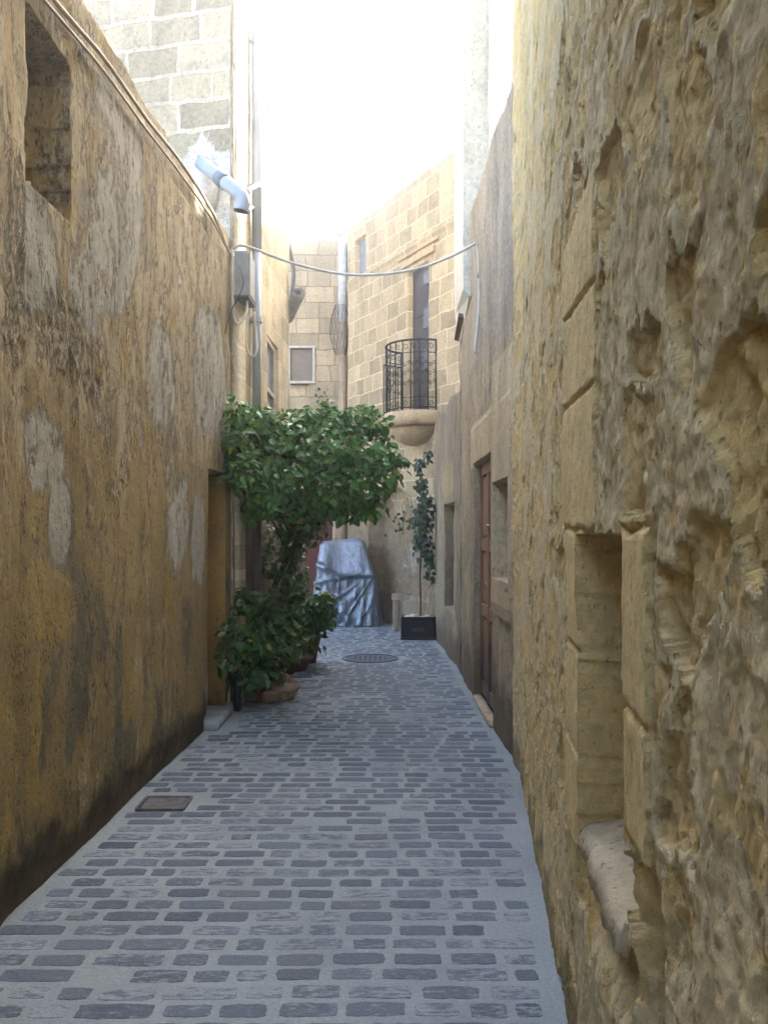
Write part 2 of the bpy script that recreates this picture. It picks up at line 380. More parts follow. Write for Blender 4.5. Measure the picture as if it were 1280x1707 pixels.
# setts: each a worn little stone with its own outline
ms = M_('worn_grey_sett')
r_ = ms.attr('rnd'); c = ms.mix(r_, (.056,.070,.094), (.125,.148,.182)); c = ms.mix(ms.math('MULTIPLY', ms.step(ms.attr('hue'), .8, 1.0), .35), c, (.12,.12,.125))
sm = ms.math('ADD', ms.math('MULTIPLY', ms.attr('wear'), .28), ms.math('MULTIPLY', ms.noise(20, 10, .8, ms.co((.7,2.0,1))), 1.4))
lg = ms.math('MULTIPLY', ms.noise(.9, 3), .35); sm = ms.math('ADD', sm, lg)
c = ms.mix(ms.math('MULTIPLY', ms.step(sm, 1.02, 1.20), .9), c, (.27,.295,.31))
c = ms.mix(ms.math('MULTIPLY', ms.step(ms.noise(70, 6, .8, ms.co((.7,1.6,1))), .52, .66), .45), c, (.265,.285,.295)); c = ms.mul(c, ms.noise(120, 4, .7), .65, 1.35)
MAT['sett'] = ms.out(c, .60, bumps=((ms.noise(35,6,.7),.006),), spec=.3)
def XL(y): return -1.598+.033*y if y < 7.4 else -1.70+.05*y
RP = np.array([(.60,-5),(.33,.2),(.58,2.66),(.89,5.45),(.87,6.6),(.845,8.5),(.845,9.9),(.755,12.45),(.78,12.6)])
def XR(y): return float(np.interp(y, RP[:,1], RP[:,0])) if y < 12.6 else .78-.53*(y-12.6)
sv, sf, sr, sh, sw = [], [], [], [], []
def sett(x0, x1, y0, y1, dark=None):
    n = 22; r = dark if dark is not None else random.triangular(0,1,.45); hu = random.random(); we = random.random() if dark is None else .15
    base = len(sv); cx, cy = (x0+x1)/2, (y0+y1)/2; hx, hy = (x1-x0)/2, (y1-y0)/2
    ring = []
    for k in range(n):
        a = 2*math.pi*(k+.5)/n; ca, sa = math.cos(a), math.sin(a); p = 11.0
        rr = (abs(ca)**p+abs(sa)**p)**(-1/p)
        ring.append((cx+ca*rr*hx+random.gauss(0,.0022), cy+sa*rr*hy+random.gauss(0,.0018)))
    tilt = random.gauss(0,.002); hgt = .0014+random.random()*.0009
    for (x, y) in ring: sv.append((x, y, float(lane_h(x, y))-.0008)); sr.append(r); sh.append(hu); sw.append(we+.6)
    for (x, y) in ring:
        x2 = cx+(x-cx)*.985; y2 = cy+(y-cy)*.97; sv.append((x2, y2, float(lane_h(x2, y2))+hgt+tilt*(x2-cx))); sr.append(r); sh.append(hu); sw.append(we)
    for k in range(n): j = (k+1)%n; sf.append((base+k, base+j, base+n+j, base+n+k))
    sf.append(tuple(base+n+k for k in range(n)))
y = .9; row = 0; LONG = [(-1.10,-.66,9.75), (-1.05,-.78,9.05), (-.98,-.62,8.42)]
while y < 15.9:
    d = .112*random.uniform(.96,1.04); lo = XL(y) + (.05 if y < 10.4 else -1.6); hi = XR(y)-.10
    x = lo+random.uniform(-.1,.05)
    while x < hi:
        l = random.choice([.10,.12,.14,.15,.16,.17,.18,.19,.21,.25]); x1 = min(x+l, hi+.03)
        clash = (4.64 < y+.04 < 4.98 and x < -1.10) or ((x+l/2+.17)**2+(y+.04-10.43)**2 < .37**2) or any(x < b+.03 and x1 > a-.03 and abs(y-yy) < .1 for a,b,yy in LONG) or (6.5 < y < 7.5 and x < -1.25)
        if x1-x > .07 and not clash and random.random() > .03:
            sett(x, x1, y+random.gauss(0,.003), y+.078+random.gauss(0,.003))
        x += l+random.uniform(.026,.044)
    y += d; row += 1
for a,b,yy in LONG: sett(a, b, yy, yy+.12, 0.0)
me = mesh('paving', np.array(sv), sf, MAT['sett'], None, False, {'rnd': sr, 'hue': sh, 'wear': sw}); tag(me, kind='structure')

# ---------------------------------------------------------------- LEFT: ochre plastered house with doorway
TL = thing('plastered_house', (-1.9, 2, 0), 'long low house on the left with peeling ochre plaster and a blind window recess', 'house')
LP = [(-1.598+.033*-5, -5), (-1.598+.033*7.42, 7.42)]
K = math.hypot(1,.033)                      # s = (Y+5)*K
def sY(Y_): return (Y_+5)*K
def left_off(S, Z, A, B):
    Yy = B
    o = .022*fbm(Yy*.9, Z*.7, 3, 3) + .007*fbm(Yy*5, Z*4, 4, 13) + .0025*fbm(Yy*22, Z*16, 3, 31)
    o += .045*sst(3.45, 3.1, Yy+.12*fbm(Yy*0, Z*1.5, 2, 8))             # thicker nearer wall
    bare = left_attr(S, Z, A, B)['bare']
    o += np.where(bare > .38, .016*ridged(Yy*12, Z*8, 4, 21)-.012, 0)*sst(.38,.5,bare)
    o += .012*sst(3.86, 3.80, Z+.03*fbm(Yy*2, Z*0, 3, 4))*0 - .02*sst(3.90,3.94, Z+.02*fbm(Yy*3, Z*0, 3, 4))*sst(3.6,3.9,Yy)
    o += -.035*sst(.28,.02, Z+.18*fbm(Yy*2.2, Z*2, 4, 44))               # eroded foot
    m = rect(Yy+.03*fbm(Yy*1,Z*6,4,61), Z+.025*fbm(Yy*6,Z*1,3,62), 3.47, 3.94, 3.02, 3.74)
    o = np.where(m, -.20+.012*fbm(Yy*5,Z*5,3,9), o)
    d = rect(Yy, Z, 6.60, 7.30, -1, 2.06)
    return np.where(d, -.50, o)
def left_attr(S, Z, A, B):
    Yy = B
    def P(px, py, rx, ry):
        r = (px-640)/1400; y0 = -1.598/(r-.033); z0 = 1.55+(890-py)/1400*y0
        y1 = -1.598/((px+rx-640)/1400-.033)
        return ell(Yy, Z, y0, z0, abs(y1-y0), ry/1400*y0)
    grey = np.maximum.reduce([P(265,640,34,120), P(80,760,50,110), P(100,870,44,150), P(300,880,32,120), P(350,640,30,150), P(330,900,18,120), P(150,480,40,120)*.8, P(60,430,60,160), P(180,420,50,150), P(215,330,40,170)*.9, P(350,1150,20,200)*.7, P(210,250,60,90)*.6])
    bare = np.maximum.reduce([P(115,560,75,140), P(20,450,45,420), P(150,640,40,60), P(190,820,22,40)*.9, P(205,790,12,50), P(365,760,20,40)*.6, P(130,60,90,100)*.8,P(425,720,20,120)*0])
    pale = .18+.4*sst(1.4,3.4,Z)+.0*Yy
    return {'grey': grey*.5+.29+.10*sst(1.8,3.3,Z)+.06*sst(5,6.3,Yy)*sst(1.4,2.2,Z), 'bare': bare*.45+.22, 'bare2': .30+.12*sst(1.2,2.5,Z), 'pale': .36+.24*sst(.8,2.8,Z), 'yellow': .40-.08*sst(.5,3,Z), 'grime': .47-.11*sst(.6,2.2,Z)}
wall('wall', LP, -1, grid_vals(0, 12.42*K, .014, [sY(6.60), sY(7.30)], fine=[(0, sY(2.2), .2)]), grid_vals(0, 4.17, .014, [2.06], fine=None), left_off, MAT['plaster'], TL, left_attr, thick=.9, topn=.05)
# limewashed jamb lining and door inside the recess
jb = MB(); xa = XL(7.30)
jb.box((xa-.253, 7.288, 1.03), (.47, .02, 2.05)); jb.build('door_jamb', MAT['reveal'], TL)
dr = MB(); dr.box((XL(6.95)-.47, 6.95, 1.04), (.04, .66, 2.0), bev=.005)
for k in range(5): dr.box((XL(6.95)-.445, 6.70+.125*k, 1.04), (.02, .11, 1.9), bev=.004)
dr.build('door', MAT['door_d'], TL)
rf = MB(); rf.box((-4.1,1.0,4.02), (4.4,12.6,.2)); rf.build('roof', MAT['roof'], TL)
st = MB(); st.box((-1.61, 7.0, .025), (.60, .78, .075), bev=.012, jit=.006)
tag(st.build('doorstep', MAT['step'], None, True), 'worn blue-grey stone slab step under the doorway of the ochre house', 'step')
# two old cables along the top of the ochre wall
for k, (dz, r_c, lb) in enumerate(((0,.011,'upper of two old beige cables tacked along the top of the ochre wall'), (-.07,.008,'lower, thinner of two old cables tacked along the top of the ochre wall'))):
    pts = []
    for yy, zz in ((-3,3.7),(1.5,3.75),(3.0,3.84),(3.72,3.91),(4.3,3.98),(4.95,4.01),(5.7,4.06),(6.54,4.08),(7.1,4.0),(7.36,3.97)):
        pts.append((XL(yy)+.03+random.uniform(-.004,.004), yy, zz+dz*(1-.8*(yy>7))+random.uniform(-.012,.012)))
    c_ = MB(); c_.tube(smoothpath(pts,6), r_c, 6); tag(c_.build('cable', MAT['cable_d'], None, True), lb, 'cable')

# ---------------------------------------------------------------- LEFT: tall house behind (blocks facing us, render on the lane side)
TT = thing('tall_house', (-2.5, 8.2, 0), 'tall pale stone-block house rising behind the ochre wall, with white mortar and patches of whitewash', 'house')
FP = [(-5.0, 8.24), (-1.335, 7.43)]
def tf_attr(S, Z, A, B): 
    return {'white': .12+.9*ell(A, Z, -1.55, 4.6, .45, .55)+.35*sst(-2.0,-1.3,A)*sst(6.6,4.6,Z)}
wall('front_wall', FP, -1, grid_vals(0, 3.754, .04), grid_vals(0, 9.2, .04), lambda S,Z,A,B: .006*fbm(S*4,Z*4,4,2), MAT['block_l'], TT, tf_attr, thick=.3)
TSP = [(-1.330, 7.43), (-1.70+.05*8.72, 8.72)]
def off_sm(seed, a=.006): return lambda S,Z,A,B: a*fbm(S*5,Z*4,4,seed)+a*1.2*fbm(S*1.3,Z*1.3,2,seed+3)
wall('side_wall', TSP, -1, grid_vals(0, 1.29, .03), grid_vals(0, 9.2, .03), off_sm(5), MAT['side_l'], TT, lambda S,Z,A,B: {'white': .25+.35*sst(3.6,5.5,Z), 'brown': .30+.35*sst(2.9,1.9,Z)}, thick=.03)  # 'brown' grows downwards: painted shade behind the tree
rf = MB(); rf.box((-3.3,9.2,9.0), (3.6,2.2,.2)); rf.build('roof', MAT['roof'], TT)
# low house next along the lane with the shuttered window
TW = thing('rendered_house', (-1.6, 9.6, 0), 'lower cream rendered house past the grey downpipe, with a shuttered window above the tree', 'house')
WP = [(-1.70+.05*8.725, 8.725), (-1.70+.05*10.42, 10.42)]
def lw_off(S,Z,A,B):
    o = .006*fbm(S*5,Z*4,4,15)+.01*fbm(S*1.2,Z*1.2,2,19)
    return np.where(rect(B,Z,9.0,9.66,2.35,3.68), -.09, o)
e0 = [(9.0-8.725)*1.00125, (9.66-8.725)*1.00125]
wall('wall', WP, -1, grid_vals(0, 1.695*1.00125, .03, e0), grid_vals(0, 5.2, .03, [2.35,3.68]), lw_off, MAT['side_l'], TW, lambda S,Z,A,B: {'white': .2+.5*ell(B,Z,10.3,3.3,.25,.5)+.3*sst(4.5,5.1,Z), 'brown': .30+.35*sst(2.9,1.9,Z)}, thick=2.2, topn=.22)  # 'brown' low down is the tree's shade, painted in
wx = -1.70+.05*9.33
wb = MB(); wb.box((wx-.075, 9.33, 3.0), (.02,.60,1.28), bev=.003)
wo = wb.build('window', MAT['shutter'], TW)
wf = MB()
for zz in (2.37, 3.12, 3.655): wf.box((wx-.045, 9.33, zz), (.05,.66,.05), bev=.004)
for yy in (9.025, 9.635): wf.box((wx-.045, yy, 3.01), (.048,.045,1.24), bev=.004)
f_ = wf.build('frame', MAT['frame_b'], wo)
# end wall of that house, turning the corner away
# grey downpipe
dp = MB(); pxx = -1.70+.05*8.15+.06
dp.tube([(pxx,8.15,2.7),(pxx,8.15,4.3)], .042, 14)
D = thing('drainpipe', (pxx,8.15,0), 'tall thin grey drainpipe running up the left corner behind the meter box', 'drainpipe')
dp.build('pipe', MAT['pvc'], D, True)
dp = MB(); dp.tube([(pxx,8.15,.1),(pxx,8.15,2.7)], .044, 14); dp.build('pipe', simple('brown_pipe', (.11,.09,.075), .6), D, True)
dp = MB(); dp.tube([(pxx,8.15,4.3),(pxx,8.15,6.6)], .050, 14); dp.build('pipe', MAT['pvc'], D, True)
dp = MB(); dp.tube([(pxx,8.15,6.6),(pxx,8.15,9.4)], .020, 10); dp.build('pipe', MAT['pvc'], D, True)
for zz in (2.4, 3.6, 4.9, 6.3):
    b_ = MB(); b_.tube([(pxx,8.15,zz),(pxx,8.15,zz+.05)], .056, 14); b_.box((pxx-.05,8.15,zz+.025),(.06,.03,.03)); b_.build('bracket', MAT['pvc'], D)
# fat outlet pipe with an elbow over the ochre roof
O = thing('outlet_pipe', (-1.5,7.2,4.4), 'fat grey plastic outlet pipe with a down-turned elbow poking over the ochre wall', 'pipe')
p0, p1, p2, p3 = at(335,272,7.25), at(398,322,6.95), at(405,334,6.93), at(402,352,6.93)
ob = MB(); ob.tube([p0, p0.lerp(p1,.55)], .058, 18); ob.build('pipe', MAT['pvc'], O, True)
ob = MB(); ob.tube([p0.lerp(p1,.5), p0.lerp(p1,.66)], .066, 18); ob.build('collar', simple('dark_pvc', (.2,.24,.29), .5, bump=.0002), O, True)
ob = MB(); ob.tube(smoothpath([p0.lerp(p1,.6), p1, p2, p3], 6), .058, 18, cap=False); ob.tube([p2.lerp(p3,.45), p3], .065, 18, cap=False)
ob.build('elbow', MAT['pvc'], O, True)
wp = MB(); rr = []
for k in range(7):
    t = k/6; c0 = at(352,312,7.42); a = t*math.pi
    rr.append([c0+Vector((math.cos(b)*.11*math.sin(a)*(1+.2*random.random())-.05, .10*math.cos(a), math.sin(b)*.22*math.sin(a)*(1+.2*random.random()))) if 0<k<6 else c0+Vector((-.05,.10*math.cos(a),0))+Vector((math.cos(b),0,math.sin(b)))*.01 for b in [2*math.pi*j/12 for j in range(12)]])
wp.loft(rr); wp.build('cement_collar', MAT['white_wall'], O, True)
# meter box
BX = thing('meter_box', (-1.29,7.62,3.67), 'grey metal meter box fixed high at the corner beside the grey downpipe', 'box')
b_ = MB(); b_.box((-1.285,7.62,3.87), (.15,.30,.40), bev=.006); b_.build('body', MAT['box'], BX)
b_ = MB(); b_.box((-1.200,7.62,3.87), (.016,.28,.37), bev=.003); b_.build('lid', MAT['box'], BX)
b_ = MB(); b_.box((-1.28,7.60,3.655), (.18,.36,.022), bev=.004); b_.build('base_plate', simple('rim_metal', (.2,.2,.19), .6), BX)
def cable(pts, r, mat, label, k=8):
    c_ = MB(); c_.tube(smoothpath(pts, k), r, 8); return tag(c_.build('cable', mat, None, True), label, 'cable')
cable([at(388,415,7.2), at(400,409,7.2), at(425,415,7.25), at(480,436,7.4), at(560,455,7.5), at(620,458,7.55), at(690,449,7.6), at(750,428,7.65), at(794,405,7.7)], .013, MAT['cable'], 'thick white cable sagging right across the lane below the sky')
cd = thing('conduit', tuple(at(793,405,7.7)), 'white conduit running down the right wall from the end of the sagging cable', 'conduit')
c_ = MB(); c_.tube(smoothpath([at(794,405,7.7), at(797,430,7.68), at(798,500,7.65), at(795,545,7.62), at(791,590,7.62)],5), .011, 8); c_.build('pipe', MAT['cable'], cd, True)
c_ = MB(); c_.tube([at(797.5,455,7.66), at(798,463,7.66)], .017, 8); c_.build('clip', MAT['cable_d'], cd, True)
cable([at(412,500,7.55), at(411,520,7.5), at(404,535,7.45), at(394,538,7.4), at(389,520,7.35), at(387,470,7.3), at(388,415,7.3)], .013, MAT['cable'], 'white cable looping out of the bottom of the grey meter box')
cable([at(411,535,7.9), at(410,570,7.9), at(415,590,7.9), at(423,594,7.9), at(428,582,7.9), at(427,560,7.9), at(424,520,7.9)], .013, MAT['cable'], 'white cable hanging in a loose U in front of the grey downpipe')
cable([at(374,560,7.2), at(385,520,7.25), at(398,495,7.3), at(406,470,7.3), at(398,440,7.3), at(388,425,7.3)], .004, MAT['black'], 'thin black wire curling over the front of the grey meter box')
cable([at(411,318,7.6), at(440,303,8.3), at(462,293,9.2), at(700,180,15.0)], .02, MAT['cable'], 'upper of two pale service lines crossing the sky above the elbow pipe',4)
cable([at(398,352,7.6), at(430,343,8.3), at(466,330,9.2), at(700,215,15.0)], .02, MAT['cable'], 'lower of two pale service lines crossing the sky beside the elbow pipe',4)
cable([at(872,632,4.85), at(873,610,4.8), at(880,585,4.7), at(893,562,4.6), at(910,550,4.5)], .004, MAT['cable'], 'short curved white wire end sticking out of the rough right wall')
cable([at(769,550,9.1), at(765,600,9.1), at(768,640,9.1), at(766,655,9.1)], .006, MAT['cable_d'], 'thin dangling grey wire below the pale bay on the right')
# black waste pipe at the foot of the corner
bp = MB(); bp.tube([at(396,1120,7.35), at(396,1196,7.35)], .035, 10); bp.tube([at(396,1190,7.35), at(396,1197,7.35)], .045, 10)
tag(bp.build('waste_pipe', MAT['black'], None, True), 'short black waste pipe at the ground beside the left doorway, behind the leaves', 'pipe')
# rolled canvas sticking out past the corner
RL = thing('rolled_blind', tuple(at(486,520,10.6)), 'rolled up grey canvas blind sticking out past the left corner under the sky', 'blind')
a0, a1 = at(478,530,10.9), at(498,488,10.35); ax = (a1-a0).normalized(); u = ax.orthogonal().normalized(); v = ax.cross(u)
sp = MB(); ring0, ring1 = [], []
N_ = 46
for i in range(N_):
    t = i/(N_-1); an = t*2*math.pi*2.6; rr = .035+.055*t; d_ = u*math.cos(an)*rr+v*math.sin(an)*rr; ring0.append(a0+d_); ring1.append(a1+d_)
for s_ in (1,):
    n0 = len(sp.v); fs = [(i, i+1, N_+i+1, N_+i) for i in range(N_-1)]; sp.add(ring0+ring1, fs)
o = sp.build('roll', MAT['roll'], RL, True); sm_ = o.modifiers.new('thick','SOLIDIFY'); sm_.thickness = .008
fl = MB(); rows = []
for i in range(9):
    t = i/8; x0 = 484+9*math.sin(t*math.pi); fl_y = 408+100*t
    rows.append([at(x0-7,fl_y,10.55), at(x0,fl_y,10.45), at(x0,fl_y,10.47), at(x0-7,fl_y,10.6)])
fl.loft(rows); fl.build('flap', MAT['roll'], RL, True)

# ---------------------------------------------------------------- END: far house across the lane
FH = thing('far_house', (-1.5,16,0), 'weathered stone house closing the lane, with a small white framed window', 'house')
def far_off(S,Z,A,B):
    o = .008*fbm(S*5,Z*4,4,25)
    o = np.where(rect(A,Z,-1.80,-1.33,4.42,5.12), -.08, o); return np.where(rect(A,Z,-1.72,-.98,-1,2.2), -.10, o)
S0 = 4.5
wall('wall', [(-4.5,16),(-.55,16)], -1, grid_vals(0,3.95,.04,[-1.80+S0,-1.33+S0,-1.72+S0,-.98+S0]), grid_vals(0,7.15,.04,[4.42,5.12,2.2]), far_off, MAT['far'], FH,
     lambda S,Z,A,B: {'grime': .15+.75*ell(A,Z,-1.35,5.95,.75,.75)+.5*ell(A,Z,-1.45,4.1,.6,.25)}, thick=1.5)
b_ = MB(); b_.box((-1.565,16.05,4.77), (.46,.02,.69)); wn_ = b_.build('window', MAT['pane'], FH)
b_ = MB()
for zz in (4.435,5.105): b_.box((-1.565,15.985,zz), (.52,.06,.045), bev=.004)
for xx in (-1.80,-1.335): b_.box((xx,15.985,4.77), (.045,.055,.62), bev=.004)
b_.build('frame', MAT['frame_w'], wn_)
b_ = MB(); b_.box((-1.60,15.95,4.385), (.34,.03,.025)); b_.build('sill_bar', MAT['iron'], wn_)
b_ = MB(); b_.box((-1.35,16.06,1.1), (.72,.04,2.18)); 
for zz in (.6,1.7): b_.box((-1.35,16.03,zz), (.5,.03,.8), bev=.01)
b_.box((-1.35,16.03,1.16),(.70,.02,.03)); dd = b_.build('door', MAT['red'], FH)
b_ = MB(); b_.box((-1.06,16.02,1.1),(.02,.05,.12), bev=.004); b_.build('handle', MAT['iron'], dd)
FD = thing('drainpipe', (-.78,15.85,0), 'wide pale drainpipe in the far corner, with a wire guard round it', 'drainpipe')
b_ = MB(); b_.tube([(-.78,15.85,5.55),(-.78,15.85,7.2)], .085, 16); b_.build('pipe', simple('pale_blue_pvc', (.55,.62,.70), .45, bump=.0002, var=.06), FD, True)
b_ = MB(); b_.tube([(-.78,15.85,0),(-.78,15.85,5.55)], .075, 16); b_.build('pipe', MAT['pvc2'], FD, True)
b_ = MB(); b_.tube([(-.78,15.85,7.16),(-.78,15.85,7.24)], .10, 16); b_.build('collar', MAT['frame_w'], FD, True)
b_ = MB(); cz = 5.35
for k in range(14):
    a = 2*math.pi*k/14; pts = []
    for j in range(9):
        t = j/8; rr = .09+.11*math.sin(t*math.pi); pts.append((-.82+rr*math.cos(a+t*1.2), 15.75+rr*math.sin(a+t*1.2)*.6, 4.9+.95*t))
    b_.tube(pts, .0035, 4)
    pts = [(-.82+(.09+.11*math.sin(t*math.pi))*math.cos(a-t*1.2), 15.75+(.09+.11*math.sin(t*math.pi))*math.sin(a-t*1.2)*.6, 4.9+.95*t) for t in [j/8 for j in range(9)]]
    b_.tube(pts, .0035, 4)
b_.build('wire_guard', MAT['iron'], FD, True)

# ---------------------------------------------------------------- END RIGHT: golden stone house with balcony
GH = thing('balcony_house', (.4,13.6,0), 'golden stone-block house angled across the end of the lane, with an iron balcony', 'house')
dv = Vector((-.53,1)).normalized(); base0 = Vector((.78,12.6)); T0 = -2.6
nv = Vector((-dv.y, dv.x))*1.0      # faces the lane (left/near)
nv = Vector((-.8835,-.468))
GP = [tuple(base0+dv*T0), tuple(base0+dv*3.07), (-.66,16.0)]
def GT(t): return t-T0               # arc position of parameter t (metres from base0)
DB = (.22,.84)                       # balcony door opening
def g_off(S,Z,A,B):
    t = S+T0
    o = .010*fbm(S*5,Z*4,4,35)+.012*fbm(S*1.4,Z*1.4,2,36)
    low = sst(1.7,1.2,Z+.2*fbm(S*2,Z*2,2,6)); o = o+low*.02*fbm(S*7,Z*7,4,37)
    o = np.where(rect(t,Z,DB[0],DB[1],3.42,5.72), -.14, o)
    o = np.where(rect(t,Z,2.35,2.75,6.15,6.8), -.12, o)
    arch = (np.abs(t-1.46) < .76) & (Z < 1.72+np.sqrt(np.clip(1-((t-1.46)/.76)**2,0,1))*.62)
    o = np.where(arch, o-.26, o)
    o = o + .022*sst(.012,0,np.abs(Z-6.08)-.03)
    return o
wall('wall', GP, 1, grid_vals(0, -T0+3.07+.7, .03, [GT(DB[0]),GT(DB[1]),GT(2.35),GT(2.75)]), grid_vals(0,7.1,.03,[3.42,5.72,6.15,6.8]), g_off, MAT['curve'], GH,
     lambda S,Z,A,B: {'grime': .1+.6*sst(5.4,6.3,Z+.5*fbm(S*2,Z,3,4))*.75+.45*ell(S+T0,Z,.3,2.9,.8,.6), 'lime': .15+.5*ell(S+T0,Z,1.0,1.1,1.2,.6), 'old': .30+.35*sst(2.6,1.5,Z)}, thick=1.2)
def GPt(t, out, z): 
    p = base0+dv*t+nv*out; return Vector((p.x,p.y,z))
rzG = math.atan2(dv.y, dv.x)
def gbox(mb, t, out, z, d, **k): c0 = GPt(t,out,z); mb.box(tuple(c0), d, rz=rzG, **k)     # d = (along, through, up)
b_ = MB(); gbox(b_, .53,-.10,4.57,(.60,.04,2.28)); 
for zz in (3.95,4.55,5.2): gbox(b_, .53,-.075,zz,(.42,.02,.48), bev=.008)
gd = b_.build('door', MAT['door_d'], GH)
b_ = MB()
for zz in (4.25,4.88,5.5):
    b_ = MB(); gbox(b_, .34,-.055,zz,(.22,.02,.30 if zz<5.4 else .2)); b_.build('pane', MAT['pane'], gd)
b_ = MB(); gbox(b_, 2.55,-.10,6.47,(.40,.03,.66)); wq = b_.build('window', MAT['shutter'], GH)
b_ = MB(); gbox(b_, .52,.02,5.84,(1.0,.06,.10), bev=.01); gbox(b_,.52,.01,5.97,(1.2,.05,.05), bev=.01); b_.build('door_hood', MAT['balcony'], GH)
# balcony: slab > corbel, railing
tc, ra, rb = .53, .56, .52     # centre along the wall, half width, projection
def bal(a, k, z): return GPt(tc+ra*k*math.cos(a), .0+rb*k*math.sin(a), z)
b_ = MB(); NA = 28; A_ = [math.pi*i/NA for i in range(NA+1)]
rings = []
for k, z in ((.96,3.19),(1.02,3.205),(1.04,3.27),(1.04,3.37),(1.0,3.405),(.97,3.41)):
    rings.append([bal(a,k,z) for a in A_]+[GPt(tc-ra*k,-.05,z), GPt(tc+ra*k,-.05,z)])
b_.loft(rings); BS = b_.build('balcony', MAT['balcony'], GH, True)
b_ = MB(); rings = []
for i in range(9):
    t = i/8; k = .82*math.cos(t*math.pi/2*.93)+.03; z = 3.192-.27*math.sin(t*math.pi/2)
    rings.append([bal(a,k,z) for a in A_]+[GPt(tc-ra*k,-.05,z), GPt(tc+ra*k,-.05,z)])
b_.loft(rings[::-1]); b_.build('corbel', MAT['balcony'], BS, True)
b_ = MB(); HR = 1.05; zb = 3.41
def arcp(z, k=.95, n=40): return [bal(math.pi*i/n,k,z) for i in range(n+1)]
b_.tube(arcp(zb+HR,.95), .017, 6); b_.tube(arcp(zb+HR-.19,.95), .007, 6); b_.tube(arcp(zb+.04,.95), .011, 6); b_.tube(arcp(zb+.19,.95), .006, 6)
NB = 12
def scroll(a0, z0, ra_, dirn, up):
    pts = []
    for i in range(15):
        t = i/14; an = t*2*math.pi*1.15; r = ra_*(1-.62*t)
        du = (ra_-r*math.cos(an))*dirn; dz_ = r*math.sin(an)*up
        pts.append(bal(a0+du/.52, .95, z0+dz_))
    b_.tube(pts, .0055, 5)
for i in range(NB+1):
    a = math.pi*i/NB; b_.tube([bal(a,.95,zb), bal(a,.95,zb+HR)], .010 if i%NB else .015, 6)
    if i < NB:
        for z0, up in ((zb+HR-.10,1),(zb+.11,-1)):
            scroll(a, z0, .048, 1, up)
        for z0, up in ((zb+.40,1),(zb+.56,-1),(zb+.68,1)): scroll(a, z0, .034, 1, up); scroll(a+math.pi/NB, z0+.03, .030, -1, up)
b_.build('railing', MAT['iron'], BS, True)
b_ = MB(); zt = zb+.80
L0, L1 = GPt(1.0,.02,0), GPt(.92,.40,0)
for z in (zb+.05, zt): b_.tube([Vector((L0.x,L0.y,z)), Vector((L1.x,L1.y,z))], .010, 6)
for i in range(5):
    p = L0.lerp(L1, i/4); b_.tube([Vector((p.x,p.y,zb)), Vector((p.x,p.y,zt))], .009, 6)
b_.build('inner_gate', MAT['iron'], BS, True)

# ---------------------------------------------------------------- RIGHT: low dark wall, door house, tall rubble wall
LW = thing('garden_wall', (.85,11,0), 'low dark weathered wall on the right before the balcony, with a small recessed window', 'wall')
LWP = [(.846,9.27),(.845,9.9),(.755,12.5)]
def lo_off(S,Z,A,B):
    o = .014*fbm(S*4,Z*3,4,55)+.02*fbm(S*1.2,Z*1.0,2,56)+.004*fbm(S*18,Z*9,3,57)
    return np.where(rect(B,Z,10.08,11.15,.60,1.93), -.22, o)
def arc_of(P, Yv):
    P = np.array(P); seg = np.hypot(*np.diff(P,axis=0).T); cum = np.concatenate([[0],np.cumsum(seg)]); return float(np.interp(Yv, P[:,1], cum))
wall('wall', LWP, 1, grid_vals(0, arc_of(LWP,12.5), .025, [arc_of(LWP,10.08),arc_of(LWP,11.15)]), grid_vals(0,3.2,.025,[.60,1.93]), lo_off, MAT['lowwall'], LW,
     lambda S,Z,A,B: {'ashlar': .15+.9*np.maximum(ell(B,Z,10.0,1.3,.35,1.4), ell(B,Z,10.7,2.2,1.0,.35))+.5*sst(.7,.1,Z)}, thick=.45, topn=.16)
b_ = MB(); b_.box((1.0,10.6,1.26),(.03,1.04,1.3)); 
for yy in (10.1,10.6,11.1): b_.box((.978,yy,1.26),(.03,.05,1.3))
b_.build('window', MAT['door_d'], LW)

DH = thing('door_house', (.87,7.5,0), 'patchy grey rendered house on the right with the varnished wooden door', 'house')
DHP = [(.885,5.72),(.87,6.6),(.845,8.5),(.846,9.26)]
def dh_off(S,Z,A,B):
    o = .014*fbm(S*3.5,Z*3,4,65)+.022*fbm(S*1.2,Z*1.0,2,66)+.009*(ridged(S*9,Z*5,5,67)-.6)
    sr_ = rect(B+.03*fbm(S*6,Z*6,4,7),Z,5.85,8.15,2.18,2.56) | rect(B,Z+.05*fbm(S*4,Z*4,4,8),5.85,6.74,.9,2.3)
    o = np.where(sr_, .004*fbm(S*8,Z*8,3,6)+.012, o)
    o = np.where(rect(B,Z,6.74,7.92,-1,2.20), -.11, o)
    return np.where(rect(B,Z,5.92,6.66,1.21,1.95), -.30, o)
ea = [arc_of(DHP,v_) for v_ in (6.74,7.92,5.92,6.66)]
def dh_at(S,Z,A,B):
    ash = np.maximum.reduce([np.where(rect(B,Z,5.75,8.2,2.16,2.6),.9,0), np.where(rect(B,Z,5.75,6.74,1.0,2.9),.8,0)])
    return {'ashlar': ash, 'purple': .1+.62*sst(2.6,3.4,Z)+.25*sst(7.9,8.3,B)}
wall('wall', DHP, 1, grid_vals(0, arc_of(DHP,9.26), .02, ea), grid_vals(0,4.68,.02,[2.20,1.21,1.95]), dh_off, MAT['house2'], DH, dh_at, thick=.6, topn=.05)
b_ = MB(); b_.box((.955,7.33,1.12),(.03,1.17,2.14))
do = b_.build('door', MAT['door'], DH)
b_ = MB()
for yy in (6.785,7.33,7.875): b_.box((.925,yy,1.12),(.045,.085,2.14), bev=.006)
for zz in (.13,.85,1.45,2.14): b_.box((.928,7.33,zz),(.038,1.0,.11), bev=.005)
